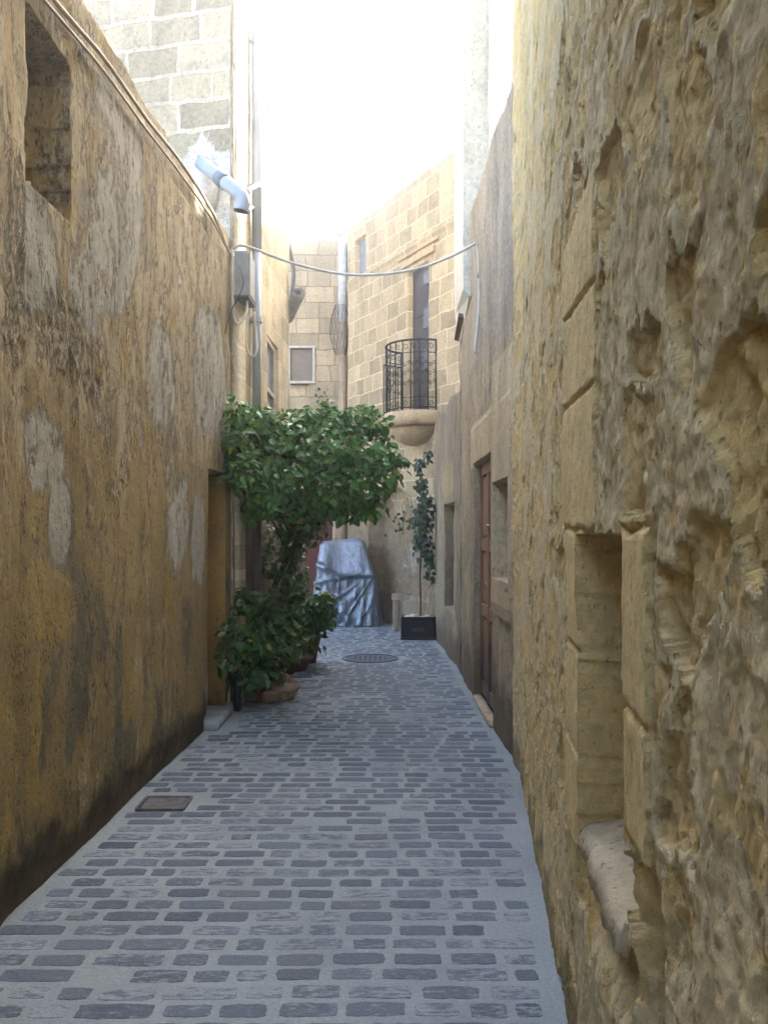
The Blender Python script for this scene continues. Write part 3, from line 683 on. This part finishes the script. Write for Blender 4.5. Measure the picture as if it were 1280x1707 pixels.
b_.build('frame', MAT['door'], do)
b_ = MB()
for yy in (7.06,7.60):
    for zz,hh in ((.49,.58),(1.15,.46),(1.80,.54)): b_.box((.937,yy,zz),(.03,.40,hh), bev=.012)
b_.build('panel', MAT['door'], do)
b_ = MB(); b_.tube([(.90,7.26,1.1),(.88,7.26,1.1),(.875,7.26,1.14)], .009, 8); br_ = simple('brass_pull', (.45,.42,.36), .35, .8); b_.build('handle', br_, do, True)
b_ = MB(); b_.tube([(.91,7.26,1.62),(.885,7.26,1.62)], .014, 10); b_.build('knocker', br_, do, True)
b_ = MB(); b_.box((.90,6.30,1.165),(.06,.80,.08), bev=.015, jit=.006); b_.build('sill', MAT['balcony'], DH, True)
b_ = MB(); b_.box((.88,7.32,.015),(.09,1.22,.04), bev=.012, jit=.005)
tag(b_.build('doorstep', MAT['balcony'], None, True), 'narrow pale stone step below the varnished wooden door on the right', 'step')
# pale bay higher up and its timber edge
BY = thing('wall_bay', (.9,8.7,3.7), 'pale stone bay projecting high from the right wall above a brown timber edge', 'bay')
bay = MB(); rings = []
for z, dx in ((3.62,.0),(3.95,.055),(4.4,.06),(7.2,.06)):
    rings.append([(.83-dx,8.2,z+ (.25 if z<3.9 else 0)),(.83-dx,9.22,z),(1.5,9.22,z),(1.5,8.2,z+(.25 if z<3.9 else 0))])
bay.loft(rings)
me_ = bay.build('body', MAT['bay'], BY)
b_ = MB(); b_.loft([[(.772,8.7,3.80),(.772,9.24,3.68),(.86,9.24,3.66),(.86,8.7,3.78)],[(.772,8.7,3.84),(.772,9.24,3.72),(.86,9.24,3.70),(.86,8.7,3.82)]]); b_.build('timber_edge', MAT['bracket'], BY)
# white upper house set back behind
UH = thing('white_house', (1.2,8,0), 'white rendered upper house set back above the grey wall on the right', 'house')
wall('wall', [(1.02,5.6),(1.02,8.19)], 1, grid_vals(0,2.59,.06), grid_vals(0,8.8,.06), off_sm(71,.01), MAT['white_wall'], UH, None, thick=.6)

RW = thing('rubble_wall', (.5,2.5,0), 'tall rough limestone wall close on the right, deeply eroded, with a narrow window recess', 'wall')
NP = [(.60,-5),(.33,.2),(.89,5.45),(.885,5.71)]
cumN = [0, math.hypot(.27,5.2)]; s2 = math.hypot(.56,5.25)
def sN(Yv): return arc_of(NP, Yv)
def near_fields(S,Z,A,B):
    Yv = B
    wx_ = Yv+.10*fbm(Yv*4,Z*4,5,101,.6); wz_ = Z+.11*fbm(Yv*4,Z*4,5,102,.6)
    f1,f2,idv = worley(wx_/.27, wz_/.22, 111); e = f2-f1
    stone = sst(.12,.165,e)*sst(.22,.34,idv)
    g1,g2,gid = worley(wx_/.085+3, wz_/.11, 121)
    pock = sst(.55,.10,g1)*sst(.45,.75,gid)
    Y0, Z0 = Yv, Z; Yv = Y0+.035*fbm(Y0*7,Z*7,5,191,.65); Z = Z0+.03*fbm(Y0*8,Z0*8,5,192,.65)
    sur = (rect(Yv,Z,2.02,2.72,1.50,2.45) | rect(Yv,Z,2.33,2.64,.66,1.6) | rect(Yv,Z,1.40,1.66,.98,1.58)); Yv, Z = Y0, Z0
    far_ = sst(2.5,3.4,Yv)
    return stone, idv, pock, sur, far_, wx_, wz_
def near_off(S,Z,A,B):
    stone, idv, pock, sur, far_, wx_, wz_ = near_fields(S,Z,A,B); Yv = B
    amp = 1-.6*far_
    o = .014*fbm(Yv*1.3,Z*1.0,3,131) + .006*fbm(Yv*9,Z*7,5,135,.6)
    o = o - stone*(.002+.024*idv**2.5)*amp + stone*amp*(.019*(ridged(wx_*5,wz_*4.5,6,141)-.6)) - pock*.018*stone*amp + .008*(ridged(wx_*22,wz_*20,4,138)-.6)*stone + .005*(worley(wx_/.03,wz_/.035,139)[0]-.4) + .011*fbm(Yv*26,Z*22,5,136,.65)*(.35+stone*.65)*amp
    o = o - .010*sst(.1,.5,fbm(Yv*2.5,Z*1.6,4,151)) + .014*(ridged(wx_*14,wz_*7,4,161)-.6)*amp
    o = o*.80 + .013
    j = np.minimum.reduce([np.abs(Z-1.56-.02*fbm(Yv*4,Z*0,2,3)-.3*(Yv-2.3)*0), np.abs(Z-1.93-.05*(Yv-2.3)), np.abs(Z-1.22), np.abs(Z-2.2-.1*(Yv-2.4)), np.abs(Z-.93)])
    so = .020+.005*fbm(Yv*14,Z*9,5,171,.65)-.012*sst(.012,.002,j+.008*fbm(Yv*12,Z*12,3,5))+.012*fbm(Yv*1.5,Z*2,2,17)
    o = np.where(sur, so, o)
    win = rect(Yv+.016*fbm(Yv*3,Z*9,5,173,.6), Z+.014*fbm(Yv*9,Z*2,4,174,.6), 1.64, 2.345, .75, 1.545)
    o = np.where(win, -.17+.014*fbm(Yv*8,Z*8,5,9), o)
    # broken sill: slopes down and out below the recess
    sl = sst(.50,.76,Z)*sst(1.58,1.75,Yv)*sst(2.40,2.30,Yv)*(Z<=.76)
    o = o - .12*sl
    o = o - .05*sst(1.62,1.52,Yv)*sst(1.30,1.42,Yv)*sst(1.0,.9,Z)*sst(.35,.6,Z)
    return o
def near_at(S,Z,A,B):
    stone, idv, pock, sur, far_, wx_, wz_ = near_fields(S,Z,A,B)
    win = rect(B,Z,1.60,2.35,.74,1.55)
    m = (1-stone)*.55+.20*sst(-.1,.5,fbm(B*1.4,Z*1.2,3,181))+.10*far_
    bands = np.where(win & (np.minimum(np.abs(Z-1.24-.02*fbm(B*5,Z*0,2,7)), np.abs(Z-.93)) < .022), .8, 0)
    m = np.where(win, bands, m)
    return {'mortar': np.where(sur, .15, m), 'ashlar': np.where(sur & ~win, .9, 0.)}
sv_ = grid_vals(0, sN(5.71), .22, [], fine=[(sN(.6), sN(3.1), .0075), (sN(3.1), sN(5.7), .016)])
sv_ = np.array([x for x in sv_ if all(abs(x-sN(e)) > .005 for e in (1.64,2.345))]+[sN(1.64)-.004,sN(1.64)+.004,sN(2.345)-.004,sN(2.345)+.004]); sv_.sort()
zv_ = grid_vals(0, 8.0, .10, [1.545,.75], fine=[(0,3.0,.0085),(3.0,5.2,.02)])
wall('wall', NP, 1, sv_, zv_, near_off, MAT['rubble'], RW, near_at, thick=.7)

sb = MB(); ns_, nr_ = 30, 8
for i in range(ns_+1):
    yy = 1.74+.61*i/ns_; xw = float(np.interp(yy, [q_[1] for q_ in NP], [q_[0] for q_ in NP]))
    for j in range(nr_+1):
        t = j/nr_; out = .16-.178*t + .012*float(fbm(np.array(yy*12), np.array(t*2), 3, 9)); zz = .770-.035*t+.007*float(fbm(np.array(yy*9), np.array(t*4.), 3, 4)) - (.05+.06*float(fbm(np.array(yy*7), np.array(1.), 3, 6)))*(t>.95)
        sb.v.append((xw+out, yy-.105*out, zz))
for i in range(ns_):
    for j in range(nr_): a_ = i*(nr_+1)+j; sb.f.append((a_, a_+1, a_+nr_+2, a_+nr_+1))
so_ = sb.build('sill', MAT['slab_pale'], RW, True); sm_ = so_.modifiers.new('thick','SOLIDIFY'); sm_.thickness = .03; sm_.offset = 1

# ---------------------------------------------------------------- street things
MH = thing('manhole_cover', (-.17,10.43,0), 'dark round iron manhole cover set in the paving in front of the covered motorcycle', 'manhole cover')
b_ = MB(); b_.tube([(-.17,10.43,-.02),(-.17,10.43,.008)], .31, 40); ring = lambda r,z,n=40: [(-.17+r*math.cos(2*math.pi*k/n), 10.43+r*math.sin(2*math.pi*k/n), z) for k in range(n)]
for i in range(-4,5):
    for j in range(-4,5):
        if i*i+j*j < 17: b_.box((-.17+i*.062,10.43+j*.062,.009),(.04,.02,.004), rz=(i+j)%2*math.pi/2)
b_.build('plate', MAT['cover'], MH); b_ = MB()
b_.loft([ring(.355,-.01), ring(.355,.012), ring(.325,.012), ring(.325,-.01)], cap=False); b_.build('rim', MAT['cover'], MH)
b_ = MB()
DC = thing('drain_cover', (-1.255,4.81,0), 'small rusty square drain cover in the paving beside the ochre wall', 'drain cover')
b_ = MB(); b_.box((-1.255,4.81,.004),(.235,.20,.014), bev=.003); b_.build('plate', MAT['rust'], DC)
b_ = MB()
for yy in (4.70,4.92): b_.box((-1.255,yy,.006),(.27,.018,.018))
for xx in (-1.385,-1.125): b_.box((xx,4.81,.006),(.018,.20,.0175))
b_.build('frame', MAT['rust'], DC)
# covered motorcycle
MC = thing('covered_motorcycle', (-.62,14.5,0), 'motorcycle hidden under a silver-blue cover at the end of the lane', 'motorcycle')
NR, NZ = 260, 110; cv = []
def lerp(a,b,t): return a+(b-a)*t
zs = [1.452,1.450,1.445,1.438]+[1.43-1.42*(i/(NZ-5)) for i in range(NZ-4)]
def seg_d(x, z, ax, az, bx, bz):
    t = max(0, min(1, ((x-ax)*(bx-ax)+(z-az)*(bz-az))/((bx-ax)**2+(bz-az)**2))); px, pz = ax+(bx-ax)*t, az+(bz-az)*t
    return math.hypot(x-px, z-pz), t
CREASE = [(-1.07,1.18,-.62,.10,.055,.035),(-.22,.84,-.78,.14,.06,.045),(-.23,.84,-.45,.05,.05,.035),(-.22,.84,-.24,.05,.05,.035),(-1.06,1.18,-1.14,.2,.05,.03),
          (-.98,1.08,-.95,.3,.045,.03),(-.95,1.00,-.70,.42,.06,.03),(-.30,.83,-.95,.06,.05,.035),(-1.02,1.3,-.92,.99,.05,.025),(-.34,1.38,-.24,.90,.04,.02),(-.22,.84,-.12,.2,.05,.03)]
for iz, z in enumerate(zs):
    q_ = max((1.44-z)/1.44, 0)
    ins = .05*(1-min(q_*40,1))
    xl = np.interp(z,[0,.45,.9,1.2,1.44],[-1.25,-1.20,-1.14,-1.11,-1.08])+ins; xr = np.interp(z,[0,.25,.45,.85,1.05,1.44],[-.03,-.05,-.08,-.16,-.23,-.36])-ins
    yb = np.interp(z,[0,.9,1.44],[15.3,15.1,14.46])-ins; yf = 14.0
    cx_, cy_ = (xl+xr)/2, (14.3+yb)/2; hx_ = (xr-xl)/2
    for k in range(NR):
        a = 2*math.pi*k/NR; ca, sa = math.cos(a), math.sin(a); p = 5.0
        rr = (abs(ca)**p+abs(sa)**p)**(-1/p); x_ = cx_+ca*rr*hx_
        ridge = .86+.26*sst(-.68,-1.06,x_)                        # the lower edge of the screen panel, higher on the left
        zr = z-ridge
        yfr = float(np.interp(zr,[-.9,-.35,-.07,-.01,.03,.60],[13.97,14.05,14.07,13.98,13.98,14.30]))+ins
        y_ = (14.45 + sa*rr*(yb-14.45)) if sa > 0 else 14.45 + sa*rr*(14.45-yfr)
        f = 0.0
        low_ = float(sst(.02,-.12,zr)) if sa < 0 else float(sst(1.3,.9,z))
        if sa < .3:
            for (ax,az,bx,bz,wd,am) in CREASE:
                d, t = seg_d(x_, z, ax, az, bx, bz); f += am*math.exp(-(d/wd)**2)*(.5+.8*t) - am*.6*math.exp(-((d-wd*1.6)/wd)**2)*t
        an_ = math.atan2(.90-z, x_+.20) ; dist = math.hypot(x_+.20, .90-z)
        w1 = an_*7.5+1.2*float(perlin(np.array(an_*3), np.array(dist*2), 8)); r1 = (1-abs(math.sin(w1)))**2
        w2 = x_*23+z*2.5+1.6*float(perlin(np.array(x_*4), np.array(z*1.5), 9)); r2 = (1-abs(math.sin(w2)))**2
        front = sa < .2
        f += low_*((.050*r1*min(1,dist*2.2) if front else 0) + .028*r2*min(1,q_*2))
        ph = x_*17+y_*12+2.2*float(perlin(np.array(x_*3+y_*2), np.array(z*1.2), 2))
        f += low_*.006*math.sin(ph)
        f += .009*float(ridged(np.array(x_*5+y_*3+z*3), np.array(z*4-x_*2), 3, 5))
        cv.append((x_+ca*f*.8, y_+sa*f, max(z,.012)+.09*(x_+.7)*(1-q_)**2))
cf = []
for iz in range(len(zs)-1):
    for k in range(NR):
        j = (k+1)%NR; cf.append((iz*NR+j, iz*NR+k, (iz+1)*NR+k, (iz+1)*NR+j))
cf.append(tuple(range(NR)))
mesh('cover', cv, cf, MAT['tarp'], MC, True)
b_ = MB()
for k, yy in enumerate((14.62,15.0)):
    rings_ = []
    for a in range(24):
        an = 2*math.pi*a/24; c0 = Vector((-.62, yy+.24*math.cos(an), .30+.24*math.sin(an))); rad = Vector((0,math.cos(an),math.sin(an)))
        rings_.append([c0+rad*.05*math.cos(b)+Vector((.06*math.sin(b),0,0)) for b in [2*math.pi*j/8 for j in range(8)]])
    rings_.append(rings_[0]); 
    t_ = MB(); t_.loft(rings_, cap=False); t_.build('wheel', MAT['black'], MC, True)
# stone bench in the corner
BN = thing('stone_bench', (.45,13.4,0), 'low stone bench built into the corner under the balcony', 'bench')
b_ = MB(); out_ = [(.13,13.42),(.76,13.02),(.80,12.75),(.80,12.80),(.62,13.02),(.16,13.86)]
poly = [(.12,13.40),(.40,13.30),(.72,12.98),(.72,12.72),(.16,13.76)]
b_.loft([[(x,y,z) for x,y in poly] for z in (.50,.58)]); b_.build('seat', MAT['slab'], BN)
b_ = MB(); b_.box((.19,13.46,.25),(.09,.16,.50), bev=.01, jit=.004); b_.build('leg', MAT['slab'], BN)
b_ = MB(); b_.box((.50,13.12,.25),(.40,.10,.50), rz=-.45, bev=.01); b_.build('leg', MAT['slab'], BN)
# crate planter
CR = thing('planter_crate', (.50,12.42,0), 'black plastic crate used as a planter at the foot of the right wall', 'crate')
b_ = MB(); cx0,cx1,cy0,cy1,H = .25,.745,12.27,12.60,.33
for (c0,d0) in (((.4975,cy0+.01,H/2+.005),(.495,.02,H-.01)),((.4975,cy1-.01,H/2+.005),(.495,.02,H-.01)),((cx0+.01,12.435,H/2+.005),(.02,.29,H-.01)),((cx1-.01,12.435,H/2+.005),(.02,.29,H-.01)),((.4975,12.435,.02),(.45,.29,.02))):
    b_.box(c0,d0,bev=.003)
b_.build('body', MAT['black'], CR)
b_ = MB()
for z in (.325,.02): b_.box((.4975,cy0-.004,z),(.51,.022,.028),bev=.005)
for xx in (.30,.39,.60,.70): b_.box((xx,cy0-.004,.17),(.014,.014,.26))
b_.box((.4975,cy0-.004,.25),(.16,.012,.05)); b_.build('rim', MAT['black'], CR)
b_ = MB(); b_.box((.4975,cy0-.006,.15),(.17,.006,.05)); b_.build('worn_patch', simple('scuffed_plastic', (.09,.08,.07), .8), CR)
b_ = MB(); b_.box((.4975,12.435,.27),(.44,.27,.06)); b_.build('soil', MAT['soil'], CR)
def rock(name, c, r, mat, label, cat, group, fl=.65, seed=0):
    n, m_ = 14, 9; vs = []; fs = []; rs = np.random.default_rng(seed); ph = rs.random(3)*20
    for i in range(m_+1):
        th = math.pi*i/m_
        for j in range(n):
            p = 2*math.pi*j/n; d = Vector((math.sin(th)*math.cos(p), math.sin(th)*math.sin(p), math.cos(th)))
            k = 1+.22*math.sin(d.x*3+ph[0])*math.cos(d.y*3.3+ph[1])+.13*math.sin(d.z*5+ph[2])+.05*math.sin(d.x*9+d.y*8)
            vs.append((c[0]+d.x*r*k*1.15, c[1]+d.y*r*k, c[2]+r*fl+max(d.z*r*k*fl, -r*fl)))
    for i in range(m_):
        for j in range(n): fs.append((i*n+j,(i+1)*n+j,(i+1)*n+(j+1)%n,i*n+(j+1)%n))
    o = mesh(name, vs, fs, mat, None, True); return tag(o, label, cat, group)
for k,(x_,y_,r) in enumerate(((.33,12.36,.045),(.39,12.34,.05),(.45,12.38,.06),(.42,12.46,.05),(.58,12.36,.045),(.64,12.38,.05),(.68,12.44,.04),(.34,12.47,.04))):
    rock('pebble', (x_,y_,.29), r, MAT['pebble'], 'pale rounded stone lying on the soil of the black crate', 'stone', 'pale stones on the crate', seed=k)

# ---------------------------------------------------------------- leaves
def make_leaves(name, pos, nrm, size, mat, parent, seed=1, curl=.25, spread=.5, tipdown=.5):
    r = np.random.default_rng(seed); n = len(pos)
    T = np.array([(0,0,0),(-.30,.22,.05),(.30,.22,.05),(-.40,.52,.06),(.40,.52,.06),(-.22,.82,0),(.22,.82,0),(0,1.12,-.14),(0,.28,-.03),(0,.56,-.05),(0,.85,-.07)])
    Fc = [(0,8,1),(0,2,8),(8,9,3,1),(8,2,4,9),(9,10,5,3),(9,4,6,10),(10,7,5),(10,6,7)]
    nr = nrm + r.normal(0, spread, (n,3)); nr /= np.linalg.norm(nr,axis=1)[:,None]+1e-9
    tip = r.normal(0,1,(n,3)); tip[:,2] -= tipdown*1.6; tip -= (tip*nr).sum(1)[:,None]*nr; tip /= np.linalg.norm(tip,axis=1)[:,None]+1e-9
    sx_ = np.cross(tip, nr); sz = size*(.6+.7*r.random(n)); cu = curl*r.normal(0.4,1,n)
    V = []
    for t in T:
        z = t[2]-cu*(t[1]**2)*.35
        V.append(pos + (sx_*t[0]*r.uniform(.8,1.05,n)[:,None] + tip*(t[1]) + nr*z[:,None])*sz[:,None])
    V = np.stack(V,1).reshape(-1,3); F_ = []
    base = (np.arange(n)*len(T)).tolist()
    for b in base: F_ += [tuple(b+i for i in f) for f in Fc]
    rnd = np.repeat(r.random(n), len(T))
    return mesh(name, V, F_, mat, parent, False, {'rnd': rnd})
def blob_leaves(blobs, dens, seed, size):
    r = np.random.default_rng(seed); P, Nn = [], []
    for (px,py,rx,ry,Yd,ry_m) in blobs:
        c = np.array(at(px,py,Yd)); ra_ = np.array([rx/1400*Yd, ry_m, ry/1400*Yd]); n = int(dens*(ra_[0]*ra_[2]+ra_[0]*ra_[1]+ra_[1]*ra_[2])*4)
        d = r.normal(0,1,(n,3)); d /= np.linalg.norm(d,axis=1)[:,None]
        lump = 1+.26*np.sin(d[:,0]*5+px)*np.cos(d[:,2]*5+py)+.14*np.sin(d[:,1]*9+px+d[:,2]*7)
        rad = np.where(r.random(n) < .72, r.uniform(.84,1.06,n), r.uniform(.35,.85,n))*lump
        P.append(c+d*ra_*rad[:,None]); nn = d*.8+np.array([0,-.35,.75]); Nn.append(nn/np.linalg.norm(nn,axis=1)[:,None])
    return np.concatenate(P), np.concatenate(Nn)
# main tree
TR = thing('potted_tree', (-1.12,8.9,0), 'bushy green tree leaning from the left wall over the lane', 'tree')
crown = [(398,688,20,22,7.15,.14),(396,735,26,40,7.2,.18),(430,705,34,28,7.6,.28),(470,722,42,34,7.9,.36),(505,705,34,24,8.1,.3),(548,700,36,26,8.2,.34),(592,706,34,24,8.3,.3),(612,686,20,12,8.3,.14),(628,712,24,15,8.2,.16),(644,732,15,11,8.2,.1),
    (545,748,62,38,8.0,.42),(605,762,48,26,8.0,.32),(652,766,26,14,8.0,.14),(640,792,32,26,8.0,.24),(672,770,10,7,8.0,.06),(600,815,40,28,8.0,.34),(618,848,20,20,8.0,.18),(540,800,58,42,8.0,.42),(465,775,58,48,7.8,.4),(398,785,28,34,7.2,.2),
    (440,825,46,36,7.7,.34),(505,846,46,28,8.1,.32),(570,842,42,26,8.1,.28),(425,850,20,20,7.7,.16),(480,880,34,34,8.5,.3),(455,925,38,45,8.8,.25),(490,940,22,40,9.0,.25),(520,885,24,20,8.4,.2)]
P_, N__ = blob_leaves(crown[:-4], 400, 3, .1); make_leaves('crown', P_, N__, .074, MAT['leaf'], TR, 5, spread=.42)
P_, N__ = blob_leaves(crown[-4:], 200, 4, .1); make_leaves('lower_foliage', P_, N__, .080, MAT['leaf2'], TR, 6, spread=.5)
b_ = MB(); root = at(468,1120,9.3); root.z = .12
main = smoothpath([root, at(462,1040,9.2), at(478,980,9.1), at(492,930,9.0), at(505,880,8.9), at(515,820,8.7), at(525,760,8.6)], 5)
b_.tube(main, [.062-.035*i/(len(main)-1) for i in range(len(main))], 10)
b_.tube(smoothpath([at(470,1100,9.3), at(450,1020,9.1), at(470,950,8.9), at(520,880,8.7), at(590,820,8.5), at(640,790,8.3)],5), [.04-.03*i/25 for i in range(26)], 8)
b_.build('trunk', MAT['bark'], TR, True)
br = MB()
for (px,py,rx,ry,Yd,_) in crown[:24]:
    s_ = main[random.randint(14,26)]; e_ = at(px,py,Yd); mid = s_.lerp(e_,.5)+Vector((random.uniform(-.08,.08),0,random.uniform(-.02,.1)))
    br.tube(smoothpath([s_,mid,e_],4), [.020-.0018*i for i in range(9)], 5)
br.build('branch', MAT['bark'], TR, True)
def pot(parent, c, r0, r1, h, mat, name='pot'):
    b_ = MB(); n = 28
    rg = lambda r,z: [(c[0]+r*math.cos(2*math.pi*k/n), c[1]+r*math.sin(2*math.pi*k/n), c[2]+z) for k in range(n)]
    b_.loft([rg(r0,0), rg(lerp(r0,r1,.5),h*.5), rg(r1,h*.86), rg(r1+.018,h*.87), rg(r1+.02,h), rg(r1-.015,h), rg(r1-.03,h*.88)])
    return b_.build(name, mat, parent, True)
pot(TR, (root.x,root.y,0), .15,.20,.26, MAT['terra_d'])
# front shrub in a terracotta trough
S1 = thing('potted_shrub', (-1.13,7.85,0), 'low dense green shrub in a terracotta trough beside the left doorway', 'shrub')
low = [(380,1098,22,18,7.0,.14),(400,1060,32,32,7.2,.18),(440,1085,42,35,7.55,.25),(420,1125,34,22,7.4,.16),(408,1005,20,26,7.35,.14),(445,1025,40,38,8.0,.28),(478,1060,32,35,8.0,.24),(455,1130,16,16,7.8,.12)]
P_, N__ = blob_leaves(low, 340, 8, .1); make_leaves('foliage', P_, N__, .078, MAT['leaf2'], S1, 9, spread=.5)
b_ = MB()
for e_ in low: b_.tube(smoothpath([(-1.13+random.uniform(-.1,.1),7.9,.16), Vector((-1.13,7.9,.4)).lerp(at(*e_[:2],e_[4]),.5), at(*e_[:2],e_[4])],4), [.014-.0011*i for i in range(9)], 5)
b_.build('stem', MAT['bark'], S1, True)
b_ = MB(); rg = []
for z,dx in ((0,0),(.02,.01),(.15,.025),(.16,.045),(.20,.045),(.20,.02),(.17,.015)):
    rg.append([(-1.16+(.20+dx)*(abs(math.cos(a))**.5)*math.copysign(1,math.cos(a)), 7.95+(.16+dx)*(abs(math.sin(a))**.5)*math.copysign(1,math.sin(a)), z) for a in [2*math.pi*k/32+.01 for k in range(32)]])
b_.loft(rg); b_.build('trough', MAT['terra'], S1, True)
# middle shrub
S2 = thing('potted_shrub', (-.98,9.9,0), 'green shrub in a dark round pot reaching out towards the silver covered motorcycle', 'shrub')
mid = [(500,1015,32,32,9.6,.3),(525,1030,26,28,9.6,.24),(540,1000,20,12,9.5,.14),(546,1035,9,14,9.5,.1),(490,985,25,28,9.8,.25),(500,1065,32,24,9.7,.22),(535,1010,22,18,9.5,.18)]
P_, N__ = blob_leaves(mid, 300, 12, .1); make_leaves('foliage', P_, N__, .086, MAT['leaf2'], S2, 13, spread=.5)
b_ = MB()
for e_ in mid: b_.tube(smoothpath([(-.92,10.0,.3), Vector((-.92,9.95,.5)).lerp(at(*e_[:2],e_[4]),.5), at(*e_[:2],e_[4])],4), [.013-.001*i for i in range(9)], 5)
b_.build('stem', MAT['bark'], S2, True)
pot(S2, (-.92,10.15,0), .10,.16,.34, MAT['terra_d'])
PT = thing('flower_pot', (-1.02,9.55,0), 'wide shallow terracotta bowl holding loose stones between the two shrubs', 'pot')
pot(PT, (-1.02,9.55,0), .14,.20,.15, MAT['terra_d'], 'bowl')
for k,(x_,y_,z_,r,m_) in enumerate(((-.98,9.47,.12,.07,'pebble'),(-.90,9.50,.11,.06,'rock'),(-1.03,9.42,.13,.06,'rock'),(-.94,9.44,.16,.05,'pebble'))):
    rock('stone', (x_,y_,z_), r, MAT[m_], ('pale stone at the back of the heap in the shallow terracotta bowl','brown stone at the right of the heap in the terracotta bowl','brown stone at the front left of the heap in the terracotta bowl','small pale stone on top of the heap in the terracotta bowl')[k], 'stone', 'stones in the terracotta bowl', .8, 20+k)
for k,(x_,y_,z_,r,lb) in enumerate(((-.93,7.83,0,.11,'largest brown rock at the right end of the terracotta trough'),(-.95,7.98,.10,.08,'small brown rock propped on top of the others by the trough'),(-1.05,7.72,0,.07,'flat brown rock in front of the terracotta trough'))):
    rock('rock', (x_,y_,z_), r, MAT['rock'], lb, 'rock', None, .8, 40+k)
# climber rising from the crate
VN = thing('climbing_plant', (.50,12.45,.3), 'thin dark green climber rising from the black crate up the wall under the balcony', 'climber')
b_ = MB(); st_ = smoothpath([(.53,12.45,.28), at(701,1010,12.5), at(700,960,12.5), at(702,920,12.55), at(708,860,12.55), at(704,800,12.6), at(700,765,12.65)],5)
b_.tube(st_, [.016-.0003*i for i in range(len(st_))], 7); b_.tube([st_[2]+Vector((.012,0,0)), st_[14]+Vector((-.02,0,0))], .008, 5); b_.build('stem', MAT['bark'], VN, True)
vb = [(700,775,8,14,12.5,.06),(712,760,7,10,12.5,.06),(702,810,9,20,12.45,.08),(710,845,14,22,12.4,.1),(700,850,10,14,12.4,.08),(705,880,14,20,12.4,.1),(708,915,15,18,12.4,.1),(696,900,8,10,12.4,.06),(718,940,5,14,12.4,.06),(712,958,5,8,12.35,.05),(720,965,4,6,12.35,.04),(690,870,6,6,12.4,.05)]
P_, N__ = blob_leaves(vb, 420, 31, .1); N__ = N__*.3+np.array([-.4,-.8,.1]); make_leaves('foliage', P_, N__, .07, MAT['ivy'], VN, 33, spread=.35, tipdown=1)
# small weeds on the far house wall and by the arch
for k,(px,py,Yd,n,nm) in enumerate(((538,670,15.8,26,'small weed growing from the far house wall just above the tree'),(672,870,13.55,22,'small weed growing by the arched recess under the balcony'))):
    r = np.random.default_rng(60+k); c0 = np.array(at(px,py,Yd)); p = c0+r.normal(0,1,(n,3))*np.array([.10,.03,.14]); 
    WD = thing('weed', tuple(c0), nm, 'weed'); make_leaves('foliage', p, np.tile([0,-1,.3],(n,1)), .06, MAT['ivy'], WD, 70+k, spread=.4)
    b_ = MB(); b_.tube(smoothpath([c0+np.array([0,.05,-.2]), c0, c0+np.array([.04,-.02,.15])],4), .006, 5); b_.build('stem', MAT['bark'], WD)
# fallen leaves
for k in range(12):
    px, py = random.choice([(450,1190),(430,1185),(470,1195),(520,1190),(500,1160),(560,1170),(545,1205)]); px += random.uniform(-25,40); py += random.uniform(-10,14)
    Yd = F*EYE/(py-HZ); p = np.array([[(px-CX)/F*Yd, Yd, .02]])
    tag(make_leaves('fallen_leaf', p, np.array([[0,0,1.]]), .05, MAT['dry'], None, 200+k, spread=.1, tipdown=0), 'dry fallen leaf lying on the paving near the shrub', 'leaf', 'fallen leaves on the paving')

# ---------------------------------------------------------------- added scattering air, standing in for lens glare over the rooflines
hb = MB(); hb.box((0,5,9.4),(40,70,21.2)); hm = bpy.data.materials.new('glare_haze_air'); hm.use_nodes = True; nt = hm.node_tree; nt.nodes.clear()
pv = nt.nodes.new('ShaderNodeVolumePrincipled'); pv.inputs['Density'].default_value = .009; pv.inputs['Color'].default_value = (.96,.98,1,1); pv.inputs['Anisotropy'].default_value = .75
ou = nt.nodes.new('ShaderNodeOutputMaterial'); nt.links.new(pv.outputs[0], ou.inputs['Volume']); tag(hb.build('glare_haze', hm), kind='stuff')
